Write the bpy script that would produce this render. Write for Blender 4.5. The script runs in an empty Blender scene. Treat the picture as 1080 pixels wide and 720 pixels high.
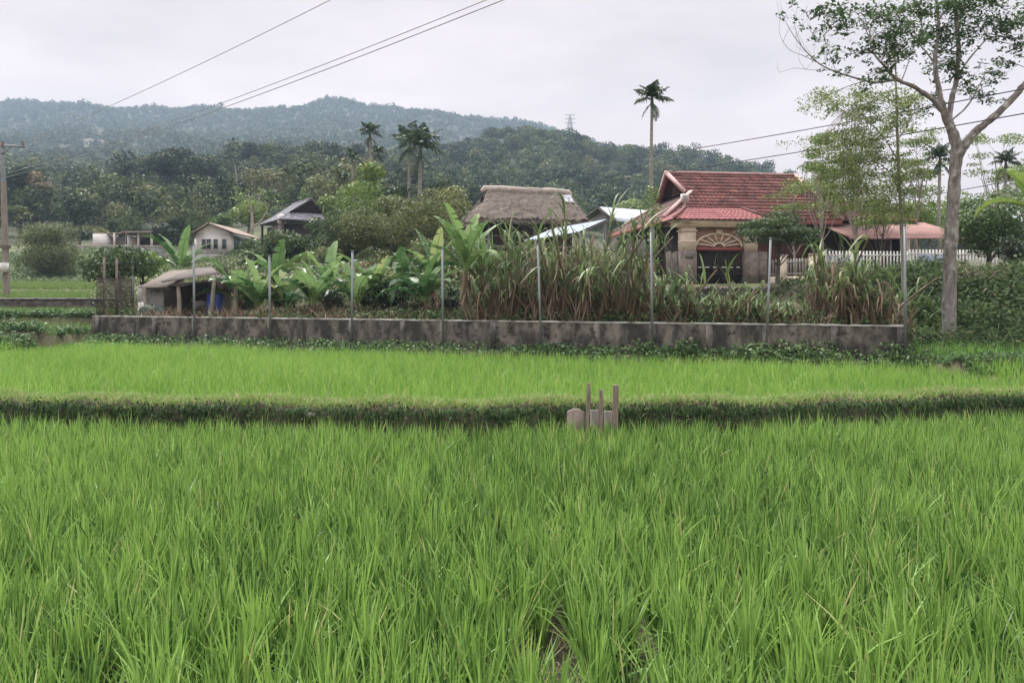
import bpy, math, random
import numpy as np
from mathutils import Vector
R = math.radians
rng = np.random.RandomState(7)
random.seed(7)
C = bpy.context.scene.collection
scene = bpy.context.scene

# ------------------------------------------------------------------ camera, sky, sun, exposure
FPX, HOR, EYE = 831.0, 312.0, 1.6          # focal length and horizon in photo pixels, eye height above the middle field
cam = bpy.data.cameras.new('camera'); camo = bpy.data.objects.new('camera', cam); C.objects.link(camo)
camo.location = (0, 0, EYE); camo.rotation_euler = (R(90), 0, 0)
cam.sensor_width = 36; cam.lens = FPX / 1080 * 36; cam.shift_y = (HOR - 360) / 1080
cam.clip_start = 0.05; cam.clip_end = 6000
scene.camera = camo

SUN_EL, SUN_AZ = 58, -32
world = bpy.data.worlds.new('World'); scene.world = world; world.use_nodes = True
nt = world.node_tree; nt.nodes.clear()
def nd(t, tp, **k):
    n = t.nodes.new(tp)
    for a, v in k.items(): setattr(n, a, v)
    return n
sky = nd(nt, 'ShaderNodeTexSky'); sky.sky_type = 'NISHITA'; sky.sun_disc = False
sky.sun_elevation = R(SUN_EL); sky.sun_rotation = R(SUN_AZ); sky.dust_density = 3; sky.air_density = 1.5
tc = nd(nt, 'ShaderNodeTexCoord'); sep = nd(nt, 'ShaderNodeSeparateXYZ')
nt.links.new(tc.outputs['Generated'], sep.inputs[0])
ramp = nd(nt, 'ShaderNodeValToRGB'); ramp.color_ramp.interpolation = 'EASE'
nt.links.new(sep.outputs['Z'], ramp.inputs[0])
cr = ramp.color_ramp
SKY = [(0.0, (.318, .250, .226)), (.16, (.316, .252, .234)), (.37, (.282, .238, .232)), (.62, (.72, .71, .75)), (1.0, (1.0, .99, 1.0))]
cr.elements[0].position = SKY[0][0]; cr.elements[0].color = SKY[0][1] + (1,)
cr.elements[1].position = SKY[-1][0]; cr.elements[1].color = SKY[-1][1] + (1,)
for p_, c_ in SKY[1:-1]:
    e = cr.elements.new(p_); e.color = c_ + (1,)
mp = nd(nt, 'ShaderNodeMapping'); mp.inputs['Scale'].default_value = (2.2, 2.2, 6.0)
nt.links.new(tc.outputs['Generated'], mp.inputs[0])
nz = nd(nt, 'ShaderNodeTexNoise'); nz.inputs['Scale'].default_value = 1.6; nz.inputs['Detail'].default_value = 5
nz.inputs['Roughness'].default_value = .55
nt.links.new(mp.outputs[0], nz.inputs['Vector'])
mr = nd(nt, 'ShaderNodeMapRange'); mr.inputs[1].default_value = .3; mr.inputs[2].default_value = .7
mr.inputs[3].default_value = 18.6; mr.inputs[4].default_value = 26.0
nt.links.new(nz.outputs['Fac'], mr.inputs[0])
mul = nd(nt, 'ShaderNodeVectorMath', operation='SCALE')
nt.links.new(ramp.outputs['Color'], mul.inputs[0]); nt.links.new(mr.outputs[0], mul.inputs['Scale'])
mix = nd(nt, 'ShaderNodeMix'); mix.data_type = 'RGBA'; mix.inputs[0].default_value = .93
nt.links.new(sky.outputs[0], mix.inputs[6]); nt.links.new(mul.outputs[0], mix.inputs[7])
bg = nd(nt, 'ShaderNodeBackground'); bg.inputs['Strength'].default_value = .1
nt.links.new(mix.outputs[2], bg.inputs['Color'])
wo = nd(nt, 'ShaderNodeOutputWorld'); nt.links.new(bg.outputs[0], wo.inputs['Surface'])

sl = bpy.data.lights.new('sun', 'SUN'); sl.energy = 3.6; sl.angle = R(12); sl.color = (1, .955, .89)
so = bpy.data.objects.new('sun', sl); C.objects.link(so)
sd = Vector((math.sin(R(SUN_AZ)) * math.cos(R(SUN_EL)), math.cos(R(SUN_AZ)) * math.cos(R(SUN_EL)), math.sin(R(SUN_EL))))
so.rotation_euler = sd.to_track_quat('Z', 'Y').to_euler(); so.location = (0, 0, 60)
vs = scene.view_settings
vs.view_transform = 'Standard'; vs.look = 'None'; vs.gamma = 1; vs.use_curve_mapping = False; vs.exposure = 0.5

# ------------------------------------------------------------------ mesh helpers
def at(px, py, Y):
    return np.array(((px - 540) / FPX * Y, Y, EYE + (HOR - py) / FPX * Y))

class MB:
    """Collects quads and triangles, with one tint value per vertex, for ONE mesh object."""
    def __init__(s): s.V = []; s.F4 = []; s.F3 = []; s.T = []; s.n = 0
    def add(s, V, F, tint=.5):
        V = np.asarray(V, float).reshape(-1, 3); F = np.asarray(F, int)
        s.V.append(V); (s.F4 if F.shape[1] == 4 else s.F3).append(F + s.n)
        t = np.asarray(tint, float); s.T.append(np.broadcast_to(t, (len(V),)).copy() if t.ndim == 0 else t.reshape(-1)); s.n += len(V)
        return s
    def box(s, c, size, rz=0, tint=.5, bev=0):
        hx, hy, hz = [a / 2 for a in size]; c = np.asarray(c, float)
        P = np.array([(x, y, z) for z in (-hz, hz) for x, y in ((-hx, -hy), (hx, -hy), (hx, hy), (-hx, hy))])
        ca, sa = math.cos(rz), math.sin(rz)
        P = np.stack([P[:, 0] * ca - P[:, 1] * sa, P[:, 0] * sa + P[:, 1] * ca, P[:, 2]], 1) + c
        return s.add(P, [(0, 3, 2, 1), (4, 5, 6, 7), (0, 1, 5, 4), (1, 2, 6, 5), (2, 3, 7, 6), (3, 0, 4, 7)], tint)
    def beam(s, a, b, w, h=None, tint=.5):
        """a rectangular bar from a to b"""
        h = h or w; a = np.asarray(a, float); b = np.asarray(b, float); d = b - a; d /= np.linalg.norm(d)
        up = np.array((0, 0, 1.)) if abs(d[2]) < .9 else np.array((0, 1., 0))
        x = np.cross(d, up); x /= np.linalg.norm(x); y = np.cross(x, d)
        P = [p + x * sx * w / 2 + y * sy * h / 2 for p in (a, b) for sx, sy in ((-1, -1), (1, -1), (1, 1), (-1, 1))]
        return s.add(P, [(0, 1, 2, 3), (7, 6, 5, 4), (0, 4, 5, 1), (1, 5, 6, 2), (2, 6, 7, 3), (3, 7, 4, 0)], tint)
    def tube(s, P, r, k=7, tint=.5, cap=True):
        P = np.asarray(P, float); n = len(P); r = np.broadcast_to(np.asarray(r, float), (n,))
        d = np.gradient(P, axis=0); d /= np.linalg.norm(d, axis=1)[:, None] + 1e-9
        ref = np.array((1., 0, 0)) if abs(d[0][0]) < .8 else np.array((0, 1., 0))
        V = []
        for i in range(n):
            x = ref - d[i] * ref.dot(d[i]); x /= np.linalg.norm(x) + 1e-9; ref = x; y = np.cross(d[i], x)
            a = np.arange(k) / k * 2 * math.pi
            V.append(P[i] + r[i] * (np.cos(a)[:, None] * x + np.sin(a)[:, None] * y))
        V = np.concatenate(V); F = []
        for i in range(n - 1):
            for j in range(k):
                F.append((i * k + j, i * k + (j + 1) % k, (i + 1) * k + (j + 1) % k, (i + 1) * k + j))
        s.add(V, F, tint)
        if cap:
            for ring, flip in ((0, True), (n - 1, False)):
                c = np.concatenate([V[ring * k:ring * k + k], P[ring:ring + 1]])
                s.add(c, [((j + 1) % k, j, k) if flip else (j, (j + 1) % k, k) for j in range(k)], tint if np.ndim(tint) == 0 else .5)
        return s
    def quad(s, a, b, c, d, tint=.5): return s.add([a, b, c, d], [(0, 1, 2, 3)], tint)
    def slab(s, pts, th, tint=.5):
        """a convex planar polygon (counter-clockwise from above) with thickness th downwards along its normal"""
        P = np.asarray(pts, float); n = np.cross(P[1] - P[0], P[2] - P[0]); n /= np.linalg.norm(n)
        m = len(P); V = np.concatenate([P, P - n * th, [P.mean(0)], [P.mean(0) - n * th]])
        s.add(V, [(j, (j + 1) % m, 2 * m) for j in range(m)] + [(m + (j + 1) % m, m + j, 2 * m + 1) for j in range(m)], tint)
        return s.add(V, [(j, m + j, m + (j + 1) % m, (j + 1) % m) for j in range(m)], tint)
    def build(s, name, mat, parent=None, base=None, smooth=False):
        V = np.concatenate(s.V).astype(np.float32)
        org = np.zeros(3)
        if base is not None: V = V - np.asarray(base, np.float32); org = np.asarray(base, float)
        me = bpy.data.meshes.new(name)
        f4 = np.concatenate(s.F4) if s.F4 else np.zeros((0, 4), int); f3 = np.concatenate(s.F3) if s.F3 else np.zeros((0, 3), int)
        me.vertices.add(len(V)); me.vertices.foreach_set('co', V.ravel().astype(np.float32))
        L = np.concatenate([f4.ravel(), f3.ravel()]).astype(np.int32)
        me.loops.add(len(L)); me.loops.foreach_set('vertex_index', L)
        st = np.concatenate([np.arange(len(f4)) * 4, len(f4) * 4 + np.arange(len(f3)) * 3]).astype(np.int32)
        me.polygons.add(len(st)); me.polygons.foreach_set('loop_start', st)
        if smooth: me.polygons.foreach_set('use_smooth', np.ones(len(st), bool))
        me.update(calc_edges=True)
        at_ = me.attributes.new('tint', 'FLOAT', 'POINT'); at_.data.foreach_set('value', np.concatenate(s.T).astype(np.float32))
        me.materials.append(mat)
        o = bpy.data.objects.new(name, me); C.objects.link(o)
        if parent is not None:
            o.parent = parent
        else: o.location = org
        return o

def tag(o, label=None, cat=None, group=None, kind=None):
    if label: o['label'] = label
    if cat: o['category'] = cat
    if group: o['group'] = group
    if kind: o['kind'] = kind
    return o
def thing(name, label, cat, loc=(0, 0, 0), rz=0, group=None):
    o = bpy.data.objects.new(name, None); C.objects.link(o); o.empty_display_size = .3
    o.location = loc; o.rotation_euler = (0, 0, rz)
    return tag(o, label, cat, group)
KIDS = {}
def dup(root, loc, rz, sc=1.0, label=None, group=None):
    def cp(o, par):
        c = o.copy(); C.objects.link(c)
        if par is not None: c.parent = par
        for ch in o.children: cp(ch, c)
        return c
    r = cp(root, None); r.location = loc; r.rotation_euler = (0, 0, rz)
    r.scale = (sc, sc, sc) if np.ndim(sc) == 0 else sc
    if label: r['label'] = label
    if group: r['group'] = group
    return r

# ------------------------------------------------------------------ materials
def newmat(name):
    m = bpy.data.materials.new(name); m.use_nodes = True; t = m.node_tree; t.nodes.clear()
    return m, t, nd(t, 'ShaderNodeOutputMaterial')
def mixc(t, fac, a, b):
    n = nd(t, 'ShaderNodeMix'); n.data_type = 'RGBA'
    for sock, v in ((n.inputs[0], fac), (n.inputs[6], a), (n.inputs[7], b)):
        if hasattr(v, 'is_linked'): t.links.new(v, sock)
        else: sock.default_value = v if not isinstance(v, tuple) else (v + (1,) if len(v) == 3 else v)
    return n.outputs[2]
def noise(t, scale, detail=4, vec=None, rough=.6, stretch=None):
    n = nd(t, 'ShaderNodeTexNoise'); n.inputs['Scale'].default_value = scale; n.inputs['Detail'].default_value = detail; n.inputs['Roughness'].default_value = rough
    c = nd(t, 'ShaderNodeTexCoord'); v = c.outputs['Object']
    if stretch:
        m_ = nd(t, 'ShaderNodeMapping'); m_.inputs['Scale'].default_value = stretch; t.links.new(v, m_.inputs[0]); v = m_.outputs[0]
    t.links.new(v, n.inputs['Vector'])
    return n.outputs['Fac']
def rmp(t, v, lo, hi, a=0., b=1.):
    n = nd(t, 'ShaderNodeMapRange'); n.inputs[1].default_value = lo; n.inputs[2].default_value = hi; n.inputs[3].default_value = a; n.inputs[4].default_value = b
    t.links.new(v, n.inputs[0]); return n.outputs[0]
def attr(t):
    n = nd(t, 'ShaderNodeAttribute'); n.attribute_name = 'tint'; return n.outputs['Fac']
def leafmat(name, c0, c1, transl=.3, rough=.5, c2=None, vary=.25, spec=.35):
    """foliage: colour runs from c0 to c1 (and c2, the yellowed leaves) by the per-leaf tint; copies differ a little"""
    m, t, out = newmat(name)
    r = nd(t, 'ShaderNodeValToRGB'); t.links.new(attr(t), r.inputs[0])
    r.color_ramp.elements[0].color = c0 + (1,); r.color_ramp.elements[1].color = c1 + (1,)
    if c2:
        r.color_ramp.elements[1].position = .9
        e = r.color_ramp.elements.new(1.0); e.color = c2 + (1,)
        r.color_ramp.elements[1].position = .86
    oi = nd(t, 'ShaderNodeObjectInfo'); hs = nd(t, 'ShaderNodeHueSaturation')
    t.links.new(rmp(t, oi.outputs['Random'], 0, 1, 1 - vary, 1 + vary), hs.inputs['Value'])
    t.links.new(rmp(t, oi.outputs['Random'], 0, 1, .515, .487), hs.inputs['Hue'])
    t.links.new(r.outputs[0], hs.inputs['Color'])
    p = nd(t, 'ShaderNodeBsdfPrincipled'); p.inputs['Roughness'].default_value = rough; p.inputs['Specular IOR Level'].default_value = spec
    t.links.new(hs.outputs[0], p.inputs['Base Color'])
    tr = nd(t, 'ShaderNodeBsdfTranslucent'); t.links.new(hs.outputs[0], tr.inputs['Color'])
    ms = nd(t, 'ShaderNodeMixShader'); ms.inputs[0].default_value = transl
    t.links.new(p.outputs[0], ms.inputs[1]); t.links.new(tr.outputs[0], ms.inputs[2]); t.links.new(ms.outputs[0], out.inputs[0])
    return m
def solid(name, c, c2=None, scale=6, rough=.75, metal=0, bump=0, stretch=None, bscale=None, lo=.35, hi=.65, usetint=0, spec=.4, c3=None, s3=30):
    """worn surface: two colours mixed by noise, a third in speckles, optional bump and per-vertex tint"""
    m, t, out = newmat(name)
    p = nd(t, 'ShaderNodeBsdfPrincipled'); p.inputs['Roughness'].default_value = rough; p.inputs['Metallic'].default_value = metal; p.inputs['Specular IOR Level'].default_value = spec
    col = mixc(t, rmp(t, noise(t, scale, 6, stretch=stretch), lo, hi), c, c2 or tuple(x * .75 for x in c))
    if c3: col = mixc(t, rmp(t, noise(t, s3, 5), .52, .66), col, c3)
    if usetint:
        hs = nd(t, 'ShaderNodeHueSaturation'); t.links.new(col, hs.inputs['Color']); t.links.new(rmp(t, attr(t), 0, 1, 1 - usetint, 1 + usetint), hs.inputs['Value']); col = hs.outputs[0]
    t.links.new(col, p.inputs['Base Color'])
    if bump:
        b = nd(t, 'ShaderNodeBump'); b.inputs['Strength'].default_value = bump; b.inputs['Distance'].default_value = .02
        t.links.new(noise(t, bscale or scale * 5, 5, stretch=stretch), b.inputs['Height']); t.links.new(b.outputs[0], p.inputs['Normal'])
    t.links.new(p.outputs[0], out.inputs[0])
    return m

M = {}
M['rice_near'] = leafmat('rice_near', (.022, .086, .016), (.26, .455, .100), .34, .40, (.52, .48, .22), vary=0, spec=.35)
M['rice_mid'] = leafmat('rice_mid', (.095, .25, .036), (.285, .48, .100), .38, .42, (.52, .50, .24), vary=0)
M['rice_far'] = leafmat('rice_far', (.11, .19, .05), (.22, .31, .09), .36, .5, vary=0)
M['grass_far'] = leafmat('grass_far', (.06, .10, .035), (.17, .22, .08), .3, .6, (.2, .2, .1), vary=0)
M['dry_grass'] = leafmat('dry_grass', (.07, .15, .028), (.24, .37, .09), .35, .6, (.42, .34, .20), vary=0)
M['weed'] = leafmat('weed', (.025, .06, .016), (.13, .22, .06), .28, .5, (.24, .20, .11), vary=0)
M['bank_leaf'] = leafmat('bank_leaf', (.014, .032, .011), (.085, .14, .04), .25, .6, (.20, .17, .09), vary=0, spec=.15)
M['forest_far'] = leafmat('forest_far', (.030, .056, .030), (.085, .115, .052), .15, .7, (.14, .13, .08), vary=0, spec=.1)
M['forest_mid'] = leafmat('forest_mid', (.009, .022, .011), (.125, .165, .060), .15, .65, (.15, .145, .07), vary=0, spec=.15)
M['tree_dark'] = leafmat('tree_dark', (.016, .030, .016), (.055, .080, .036), .18, .55, (.11, .11, .06), vary=.2, spec=.25)
M['tree_mid'] = leafmat('tree_mid', (.030, .058, .020), (.100, .145, .050), .24, .5, (.18, .18, .08), vary=.2)
M['tree_light'] = leafmat('tree_light', (.070, .120, .026), (.25, .34, .080), .3, .5, (.30, .30, .11), vary=.15)
M['tree_olive'] = leafmat('tree_olive', (.060, .082, .026), (.23, .26, .088), .25, .55, (.24, .20, .10), vary=.15)
M['tree_tan'] = leafmat('tree_tan', (.13, .11, .06), (.34, .28, .16), .2, .6, vary=.1)
M['tree_feather'] = leafmat('tree_feather', (.080, .125, .032), (.26, .34, .095), .3, .5, (.30, .31, .14), vary=.1)
M['big_leaf'] = leafmat('big_leaf', (.022, .052, .020), (.115, .175, .062), .32, .45, (.19, .21, .09), vary=0)
M['palm_leaf'] = leafmat('palm_leaf', (.014, .032, .014), (.060, .095, .035), .2, .4, (.17, .15, .07), vary=.2)
M['banana_leaf'] = leafmat('banana_leaf', (.022, .068, .020), (.22, .34, .12), .38, .38, (.36, .40, .16), vary=.2)
M['banana_stem'] = solid('banana_stem', (.20, .17, .09), (.09, .065, .04), 3, .7, stretch=(6, 6, 1), usetint=.2)
M['cane_leaf'] = leafmat('cane_leaf', (.050, .095, .030), (.19, .26, .10), .3, .45, (.42, .40, .26), vary=.15)
M['bank_fern'] = leafmat('bank_fern', (.03, .07, .02), (.14, .22, .06), .3, .45, (.25, .2, .1), vary=0)
M['cane_dry'] = leafmat('cane_dry', (.085, .056, .036), (.30, .215, .145), .25, .7, (.45, .37, .27), vary=.15)
M['cane_stalk'] = solid('cane_stalk', (.17, .13, .075), (.10, .075, .05), 5, .6, usetint=.3)
M['bark'] = solid('bark', (.27, .245, .22), (.10, .088, .078), 3.0, .9, bump=1.0, bscale=16, stretch=(3, 3, .8), c3=(.33, .33, .30), s3=5, usetint=.3)
M['bark_dark'] = solid('bark_dark', (.11, .09, .07), (.06, .05, .04), 4, .85, bump=.4)
M['bark_pale'] = solid('bark_pale', (.34, .31, .26), (.19, .17, .13), 3, .8, bump=.3)
M['palm_bark'] = solid('palm_bark', (.30, .30, .25), (.16, .155, .12), 3, .8, stretch=(1, 1, 5), bump=.3)
M['concrete_wall'] = solid('concrete_wall', (.195, .170, .150), (.042, .038, .034), 2.2, .9, bump=.9, bscale=12, lo=.38, hi=.60, c3=(.032, .028, .025), s3=6.0, stretch=(1.3, 1.3, .6))
M['concrete'] = solid('concrete', (.38, .37, .35), (.24, .23, .21), 1.5, .9, bump=.3, c3=(.13, .12, .11), s3=3)
M['concrete_pale'] = solid('concrete_pale', (.50, .45, .40), (.38, .33, .29), 1.5, .9, bump=.2)
M['galv'] = solid('galv', (.26, .285, .29), (.15, .165, .17), 3, .5, .35, stretch=(1, 1, .3))
M['rust'] = solid('rust', (.20, .17, .145), (.10, .07, .055), 8, .8, .2)
M['tile_red'] = solid('tile_red', (.205, .084, .070), (.125, .056, .048), .9, .62, usetint=.42, c3=(.10, .065, .06), s3=1.6, spec=.12)
M['tile_dark'] = solid('tile_dark', (.17, .075, .068), (.095, .055, .050), .9, .7, usetint=.3)
M['tile_pink'] = solid('tile_pink', (.40, .150, .145), (.29, .105, .105), 1.2, .5, usetint=.32)
M['ridge_tile'] = solid('ridge_tile', (.50, .33, .31), (.36, .20, .19), 2, .6)
M['awning'] = solid('awning', (.33, .18, .155), (.24, .13, .115), 1.2, .6)
M['red_paint'] = solid('red_paint', (.33, .085, .075), (.20, .055, .05), 3, .6)
M['cream'] = solid('cream', (.80, .68, .54), (.66, .55, .43), 1.2, .8, c3=(.52, .43, .34), s3=2.2)
M['stone_clad'] = solid('stone_clad', (.255, .205, .175), (.15, .12, .105), 2.2, .85, bump=.3, c3=(.11, .085, .075), s3=5)
M['pinkwall'] = solid('pinkwall', (.42, .27, .21), (.32, .20, .16), 1.5, .85)
M['dark_wood'] = solid('dark_wood', (.060, .038, .030), (.028, .020, .017), 4, .7, stretch=(4, 4, .6))
M['brick_wall'] = solid('brick_wall', (.185, .070, .050), (.10, .042, .034), 3, .85)
M['grey_wood'] = solid('grey_wood', (.24, .215, .195), (.12, .105, .095), 3, .85, stretch=(6, 6, .8), usetint=.2, bump=.3)
M['pole_wood'] = solid('pole_wood', (.27, .235, .20), (.15, .125, .105), 4, .85, stretch=(5, 5, .5), bump=.4)
M['stake_wood'] = solid('stake_wood', (.30, .245, .195), (.15, .115, .09), 9, .85, stretch=(5, 5, .7), usetint=.2, bump=.5)
M['iron'] = solid('iron', (.028, .027, .027), (.045, .035, .03), 8, .55, .5)
M['white_paint'] = solid('white_paint', (.70, .69, .66), (.50, .48, .45), 4, .6)
M['grey_paint'] = solid('grey_paint', (.36, .345, .33), (.24, .22, .205), 4, .6)
M['blue_sheet'] = solid('blue_sheet', (.50, .56, .78), (.40, .46, .70), 1.3, .6)
M['thatch'] = solid('thatch', (.225, .190, .162), (.115, .096, .082), 1.4, .95, bump=.9, bscale=18, stretch=(1, 1, 4), c3=(.085, .068, .055), s3=9, usetint=.35, spec=.1)
M['thatch_cap'] = solid('thatch_cap', (.42, .37, .32), (.27, .23, .20), 2, .95, bump=.7, bscale=20, spec=.1, usetint=.2)
M['metal_roof'] = solid('metal_roof', (.40, .42, .47), (.27, .28, .32), 1.0, .5, .3, stretch=(1, 1, 1))
M['metal_blue'] = solid('metal_blue', (.42, .47, .56), (.29, .33, .40), 1.0, .4, .4)
M['grey_tile'] = solid('grey_tile', (.30, .295, .33), (.20, .195, .22), 1.5, .7, usetint=.25)
M['fibre_roof'] = solid('fibre_roof', (.165, .14, .13), (.10, .085, .075), 1.3, .9, usetint=.12, c3=(.12, .10, .09), s3=2.5)
M['fibre_old'] = solid('fibre_old', (.22, .185, .155), (.13, .11, .092), 1.3, .9, usetint=.12)
M['fibre_dark'] = solid('fibre_dark', (.085, .07, .06), (.05, .04, .035), 1.3, .9)
M['whitewash'] = solid('whitewash', (.66, .64, .62), (.50, .48, .46), .8, .85)
M['glass_dark'] = solid('glass_dark', (.045, .055, .055), (.03, .035, .035), 2, .2)
M['green_sheet'] = solid('green_sheet', (.11, .15, .13), (.07, .10, .085), 2, .6)
M['brown_roof'] = solid('brown_roof', (.30, .23, .185), (.20, .145, .115), 1.2, .85)
M['blue_plastic'] = solid('blue_plastic', (.030, .065, .26), (.022, .045, .18), 3, .45)
M['tarp_green'] = solid('tarp_green', (.028, .070, .050), (.018, .04, .03), 4, .6, bump=.5, bscale=8)
M['sack_white'] = solid('sack_white', (.58, .55, .50), (.36, .33, .3), 7, .8, bump=.4)
M['net'] = solid('net', (.075, .060, .050), (.045, .035, .03), 6, .9)
M['wire'] = solid('wire', (.030, .030, .034), (.05, .05, .055), 3, .5)
M['wire_pale'] = solid('wire_pale', (.22, .21, .22), (.3, .3, .3), 3, .5)
M['rubble'] = solid('rubble', (.135, .118, .105), (.065, .055, .048), 2.0, .95, bump=.8, bscale=7, c3=(.04, .045, .03), s3=4)
M['insulator'] = solid('insulator', (.18, .10, .08), (.1, .06, .05), 3, .3)
M['lattice'] = solid('lattice', (.42, .43, .45), (.34, .35, .37), 3, .5, .3)

# ------------------------------------------------------------------ ground (one sheet, from behind the camera to beyond the mountain)
def ss(a, b, x):
    t = np.clip((x - a) / (b - a), 0, 1); return t * t * (3 - 2 * t)
def y_bund(x): return 10.4 + .018 * x * x / (1 + .0006 * x * x) + .03 * x + .09 * np.sin(x * 1.3) + .05 * np.sin(x * 3.1 + 1) + .03 * np.sin(x * 7.3)
def y_wall(x): return 26 - .3745 * (np.clip(x, -40, 40) + 10.5)
WL, WR = -14.6, 9.24
PX = np.array([-500, -200, 0, 60, 100, 150, 200, 250, 300, 350, 400, 450, 500, 530, 560, 600, 650, 700, 750, 800, 830, 860, 900, 1000, 1100, 1300, 1600], float)
def row(*kv):
    k = sorted(kv); return np.interp(PX, [a for a, _ in k], [b for _, b in k])
TAB = [   # (distance, elevation of the ground in photo pixels above the horizon along the photo's width)
    (40, row((0, -6), (100, -4), (200, 0), (300, 6), (400, 8), (600, 9), (900, 14), (1100, 18))),
    (60, row((0, 14), (100, 15), (200, 22), (300, 36), (400, 44), (500, 42), (600, 36), (700, 28), (1100, 30))),
    (80, row((0, 40), (100, 46), (200, 32), (300, 60), (400, 68), (500, 62), (600, 46), (700, 38), (1100, 34))),
    (120, row((0, 62), (100, 60), (200, 66), (300, 84), (400, 90), (500, 76), (600, 56), (700, 46), (800, 42), (1100, 36))),
    (160, row((0, 84), (60, 74), (100, 90), (150, 106), (200, 100), (250, 92), (300, 104), (400, 100), (500, 86), (600, 72), (700, 60), (800, 50), (900, 42), (1100, 38))),
    (220, row((0, 96), (100, 104), (200, 112), (270, 128), (350, 128), (400, 119), (450, 110), (500, 106), (600, 102), (700, 92), (800, 75), (900, 48), (1100, 40))),
    (350, row((0, 120), (200, 124), (300, 124), (400, 126), (450, 138), (480, 142), (500, 150), (530, 156), (560, 157), (600, 152), (650, 142), (700, 136), (750, 130), (800, 122), (830, 110), (860, 92), (900, 72), (1000, 48), (1300, 40))),
    (450, row((0, 140), (300, 140), (400, 132), (500, 118), (800, 80), (1000, 40))),
    (650, row((0, 165), (200, 160), (300, 160), (400, 158), (500, 140), (600, 115), (800, 70), (1000, 36))),
    (1000, row((-500, 145), (-200, 180), (0, 196), (40, 198), (100, 195), (150, 192), (200, 190), (240, 190), (270, 191), (300, 193), (330, 198), (350, 200), (380, 197), (410, 189), (440, 193), (470, 189), (500, 183), (530, 178), (560, 175), (590, 170), (650, 152), (700, 130), (800, 85), (1000, 35))),
    (1300, row((0, 120), (500, 110), (800, 60), (1000, 30))),
]
TY = np.array([a for a, _ in TAB], float); TZ = np.array([EYE + b / FPX * a for a, b in TAB])
def table(x, y):
    yc = np.clip(y, 40, 1299.); px = 540 + FPX * x / np.maximum(yc, 1)
    i = np.clip(np.searchsorted(TY, yc, side='right') - 1, 0, len(TY) - 2)
    t = (yc - TY[i]) / (TY[i + 1] - TY[i]); t = t * t * (3 - 2 * t) * .5 + t * .5
    j = np.clip(np.searchsorted(PX, px, side='right') - 1, 0, len(PX) - 2)
    u = np.clip((px - PX[j]) / (PX[j + 1] - PX[j]), 0, 1); u = u * u * (3 - 2 * u)
    a = TZ[i, j] * (1 - u) + TZ[i, j + 1] * u; b = TZ[i + 1, j] * (1 - u) + TZ[i + 1, j + 1] * u
    z = a * (1 - t) + b * t
    n = np.sin(x * .031 + 1.3) * np.sin(y * .027 + .4) + .5 * np.sin(x * .083 + y * .06) + .35 * np.sin(x * .17 - y * .13 + 2)
    return z + n * np.clip((y - 90) / 300, 0, 1) ** 1 * 3.2
def height(x, y):
    x = np.asarray(x, float); y = np.asarray(y, float)
    yb = y_bund(x)
    mid = -.22 + .38 * ss(yb - .16, yb - .02, y) * (1 - ss(yb + .42, yb + .75, y)) + .02 * np.sin(x * 3.1) * (np.abs(y - yb) < .6)
    z = np.where(y < yb - .1, -.40 + .42 * ss(yb - .34, yb - .1, y) * 1.0 + .15 * ss(yb - .16, yb - .1, y), mid)
    z = np.where(y < yb, np.minimum(z, .16), z)
    # behind the boundary wall
    d = y - y_wall(x)
    q_ = ss(4.5, 8, x); back = np.where(y < 40, .74 + .25 * q_ * ss(2, 13, d) + (table(x, np.full_like(x, 40.)) - .74 - .25 * q_) * ss(3.0 + 12.1 * q_, 16.5 - .1 * q_, d), table(x, y))
    back = np.where((y > 32) & (y < 40), back * 1.0, back)
    foot = -.22 + .30 * ss(-1.3, -.3, d)
    inside = (x > WL) & (x < WR + .2)
    z = np.where(inside, np.where(d > .12, np.where(y > 40, table(x, y), foot + (back - foot) * ss(.12, .4, d)), np.where(y > yb + .9, foot, z)), z)
    # left: rice terraces climbing away
    ter = np.select([y < 24.4, y < 28.8, y < 37.9, y < 50, y < 61],
                    [np.where(y < yb + .9, z, -.22 + .2 * ss(16, 23, y)), .33 + 0 * y, .72 + .008 * (y - 29), 1.30 + .036 * (y - 38), 1.95 + .05 * (y - 50)], table(x, y))
    for yy, zz in ((24.4, .50), (28.8, .83)): ter = np.where(np.abs(y - yy - .25) < .3, zz, ter)
    ter = np.where(y > 61, 2.5 + (table(x, y) - 2.5) * ss(61, 76, y), ter)
    z = np.where(x <= WL, ter, z)
    # right of the wall: a small field, then the overgrown bank
    sh_ = 10.5 * (1 - ss(9.6, 13.5, x))
    rz = np.where(y < yb + .9, z, -.22 + .22 * ss(14, 16.2, y)) + .22 * ss(16.3, 16.6, y) - .12 * ss(17.0, 17.3, y)
    rz = np.where(y > 20.2, .12 + 2.0 * ss(20.6 + sh_, 28.5 + .75 * sh_, y) + (table(x, np.maximum(y, 40.)) - 2.1) * ss(29, 40, y), rz)
    z = np.where(x >= WR + .2, np.where(y > 40, table(x, y), rz), z)
    return z
rows = np.concatenate([np.arange(-10, 9, .5), np.arange(9, 14, .06), np.arange(14, 62, .2), np.arange(62, 140, 1.2), np.arange(140, 420, 4), np.arange(420, 1301, 10)])
us = np.linspace(-1.0, 1.0, 300)
gx = us[None, :] * (rows[:, None] + 14) * .95; gy = np.repeat(rows[:, None], len(us), 1)
gz = height(gx, gy)
nr, nc = gx.shape
idx = np.arange(nr * nc).reshape(nr, nc)
F = np.stack([idx[:-1, :-1], idx[:-1, 1:], idx[1:, 1:], idx[1:, :-1]], -1).reshape(-1, 4)
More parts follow.
